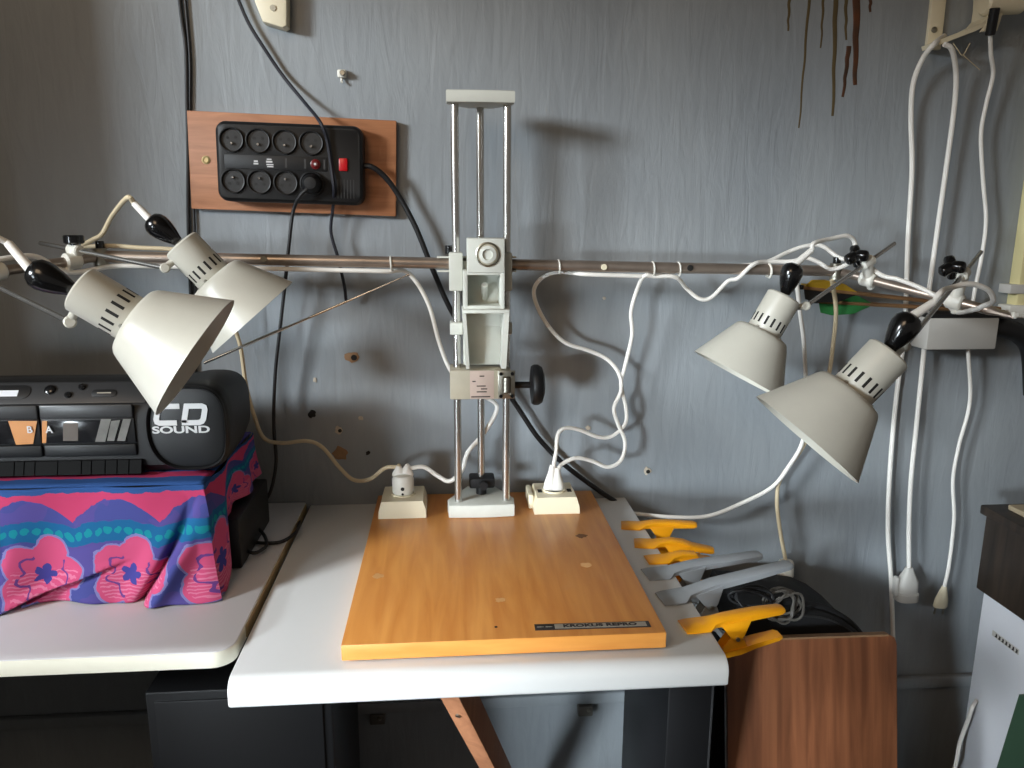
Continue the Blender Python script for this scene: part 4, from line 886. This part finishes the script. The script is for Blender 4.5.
text('lettering', 'B', .0145, FACE(aY(29.5, 430, FY-.007)), silver, bb, bold=.0002); text('lettering', 'A', .0145, FACE(aY(49, 430, FY-.007)), silver, bb, bold=.0002)
# key row
key_m = mat('matt_black_keys', (12, 12, 12), .75, spec=.12)
kz0, kz1 = fz(473.5), fz(461); kx = [fx(v) for v in (-30, -8, 10, 20, 31, 54, 78, 88, 102, 114, 126, 139)]
for a, e in zip(kx, kx[1:]):
    MB(key_m).loft([[(a+.0008, FY+.003, kz0), (e-.0008, FY+.003, kz0), (e-.0008, FY+.003, kz1), (a+.0008, FY+.003, kz1)], [(a+.0008, FY-.012, kz0), (e-.0008, FY-.012, kz0), (e-.0008, FY-.006, kz1), (a+.0008, FY-.006, kz1)]]).build('transport_key', bb)
# round-ended loudspeaker pod
sc_ = aY(186, 415, FY-.012); sa, sb = .061, .068
def sup(a, bb_, n=3.2, N_=56, dx=0, dz=0):
    o = []
    for i in range(N_):
        t_ = 2*math.pi*i/N_; c_, s_ = math.cos(t_), math.sin(t_)
        k = n if c_ > 0 else 2.3
        o.append((dx+a*math.copysign(abs(c_)**(2/k), c_), dz+bb_*math.copysign(abs(s_)**(2/k), s_)))
    return o
sc_.z = Z0+.0715
def sloop(sc, y, dx=0, dz=0): return [(sc_.x+x, y, sc_.z+z) for x, z in sup(sa*sc, sb*sc, dx=dx, dz=dz)]
b = MB(black_pl); b.loft([sloop(.84, -.19), sloop(.95, -.25), sloop(1.0, -.325), sloop(.985, -.342), sloop(.94, -.350), sloop(.90, -.351), sloop(.875, -.346)]); pod = b.build('speaker_pod', bb, True, 50)
b = MB(black_pl); b.loft([sloop(.95, -.345), sloop(.94, -.3535), sloop(.915, -.355), sloop(.89, -.351), sloop(.88, -.345)]); b.build('speaker_ring', pod, True, 50)
b = MB(black_in); b.loft([sloop(.88, -.344), sloop(.875, -.349), sloop(.80, -.351), sloop(.3, -.352)]); b.build('speaker_grille', pod)
q = FACE(aY(185, 416, -.3525)); g = aY(185, 413, -.3525)
def stroke(pts, w):
    L_, R_ = [], []
    for i, p in enumerate(pts):
        p = Vector(p); d0 = (p-Vector(pts[i-1])).normalized() if i else None; d1 = (Vector(pts[i+1])-p).normalized() if i < len(pts)-1 else None
        d0, d1 = d0 or d1, d1 or d0; m_ = (d0+d1).normalized(); n_ = Vector((-m_.y, m_.x)); k_ = w/2/max(.5, m_.dot(d1))
        L_.append(tuple(p+n_*k_)); R_.append(tuple(p-n_*k_))
    return L_+R_[::-1]
def cdletter(x0, x1, closed):
    y0, y1, c_ = -.0125, .0125, .0055; sh_ = lambda x, y: (x+y*.22, y)
    if closed: pts = [(x0, y0), (x0, y1), (x1-c_, y1), (x1-c_*.3, y1-c_*.3), (x1, y1-c_), (x1, y0+c_), (x1-c_*.3, y0+c_*.3), (x1-c_, y0), (x0-.003, y0)]
    else: pts = [(x1, y1), (x0+c_, y1), (x0+c_*.3, y1-c_*.3), (x0, y1-c_), (x0, y0+c_), (x0+c_*.3, y0+c_*.3), (x0+c_, y0), (x1, y0)]
    return stroke([sh_(*p) for p in pts], .0078)
cq_ = FACE(Vector((aY(181, 415, -.3525).x, -.3525, aY(181, 414.5, -.3525).z)))
for x0, x1, cl_ in ((-.034, -.004, False), (.006, .033, True)): MB(silver).prism(cdletter(x0, x1, cl_), .0006, cq_).build('lettering', pod, False)
text('lettering', 'SOUND', .0145, FACE(Vector((aY(181, 428, -.3525).x, -.3525, aY(181, 430, -.3525).z))), silver, pod, sx=1.62, bold=.0004)
# telescopic aerial
a, e = aY(204, 363, -.16), aY(408, 275, -.115); d = e-a
an = MB(chrome).cyl(a, a+d*.4, .0026, 12).cyl(a+d*.4, a+d*.72, .002, 12).cyl(a+d*.72, e, .0014, 10).cyl(e-d*.006, e+d*.006, .0024, 10); an.build('aerial', bb)

# black plug and lead on the desk
pts = [aZ(243, 548, DZ+.012), aZ(254, 553, DZ+.010), aZ(266, 546, DZ+.008), aZ(264, 535, DZ+.012), aZ(255, 527, DZ+.02), aZ(245, 530, DZ+.014), aZ(250, 541, DZ+.005), aZ(268, 543, DZ+.004), aZ(283, 541, DZ+.004), aZ(296, 532, DZ+.004), aZ(299, 522, DZ-.01), aZ(297, 512, DZ-.03)]
ck = cord(pts, .0030, cord_b, 'black mains lead curled on the desk in the shadow beside the cloth')
p = aZ(243, 548, DZ+.012); d = (pts[0]-pts[1]).normalized(); d.z = -.1; q = axis_mtx(p, d); 
b = MB(black_pl).lathe([(0, -.004), (.005, 0), (.011, .012), (.0115, .030), (0, .031)], q, 20); pg = b.build('plug', ck)
for s in (-1, 1): MB(zinc).cyl(q @ Vector((0, s*.006, .03)), q @ Vector((0, s*.006, .045)), .0022, 8).build('prong', pg)
# ------------------------------------------------------------------ light
def area(name, loc, target, sx, sy, power, col, spread=180):
    ld = bpy.data.lights.new(name, 'AREA'); ld.shape = 'RECTANGLE'; ld.size = sx; ld.size_y = sy; ld.energy = power; ld.color = col; ld.spread = math.radians(spread)
    o = bpy.data.objects.new(name, ld); C.objects.link(o); o.matrix_world = axis_mtx(loc, Vector(loc)-Vector(target)); return o
area('window_daylight', (-3.6, -2.72, 2.36), (.1, 0, 1.0), .85, .60, 240, (.88, .95, 1.0))
area('low_daylight', (-2.35, -3.35, .95), (.90, -.1, .50), .6, .55, 12.5, (.82, .925, 1.0), 42)  # low daylight narrowed to a beam through the added opening
area('warm_bounce_fill', (-.70, -1.9, 2.25), (.1, -.1, 1.3), .7, .7, 8.5, (1.0, .74, .50))  # added warm fill standing in for bounced light, not an actual lamp
w = bpy.data.worlds.new('world'); bpy.context.scene.world = w; w.use_nodes = True
bg = w.node_tree.nodes['Background']; bg.inputs[0].default_value = (1.0, .92, .84, 1); bg.inputs[1].default_value = .15
sc0 = bpy.context.scene; sc0.view_settings.view_transform = 'Standard'; sc0.view_settings.look = 'None'; sc0.view_settings.gamma = 1; sc0.view_settings.use_curve_mapping = False
sc0.view_settings.exposure = 0.0
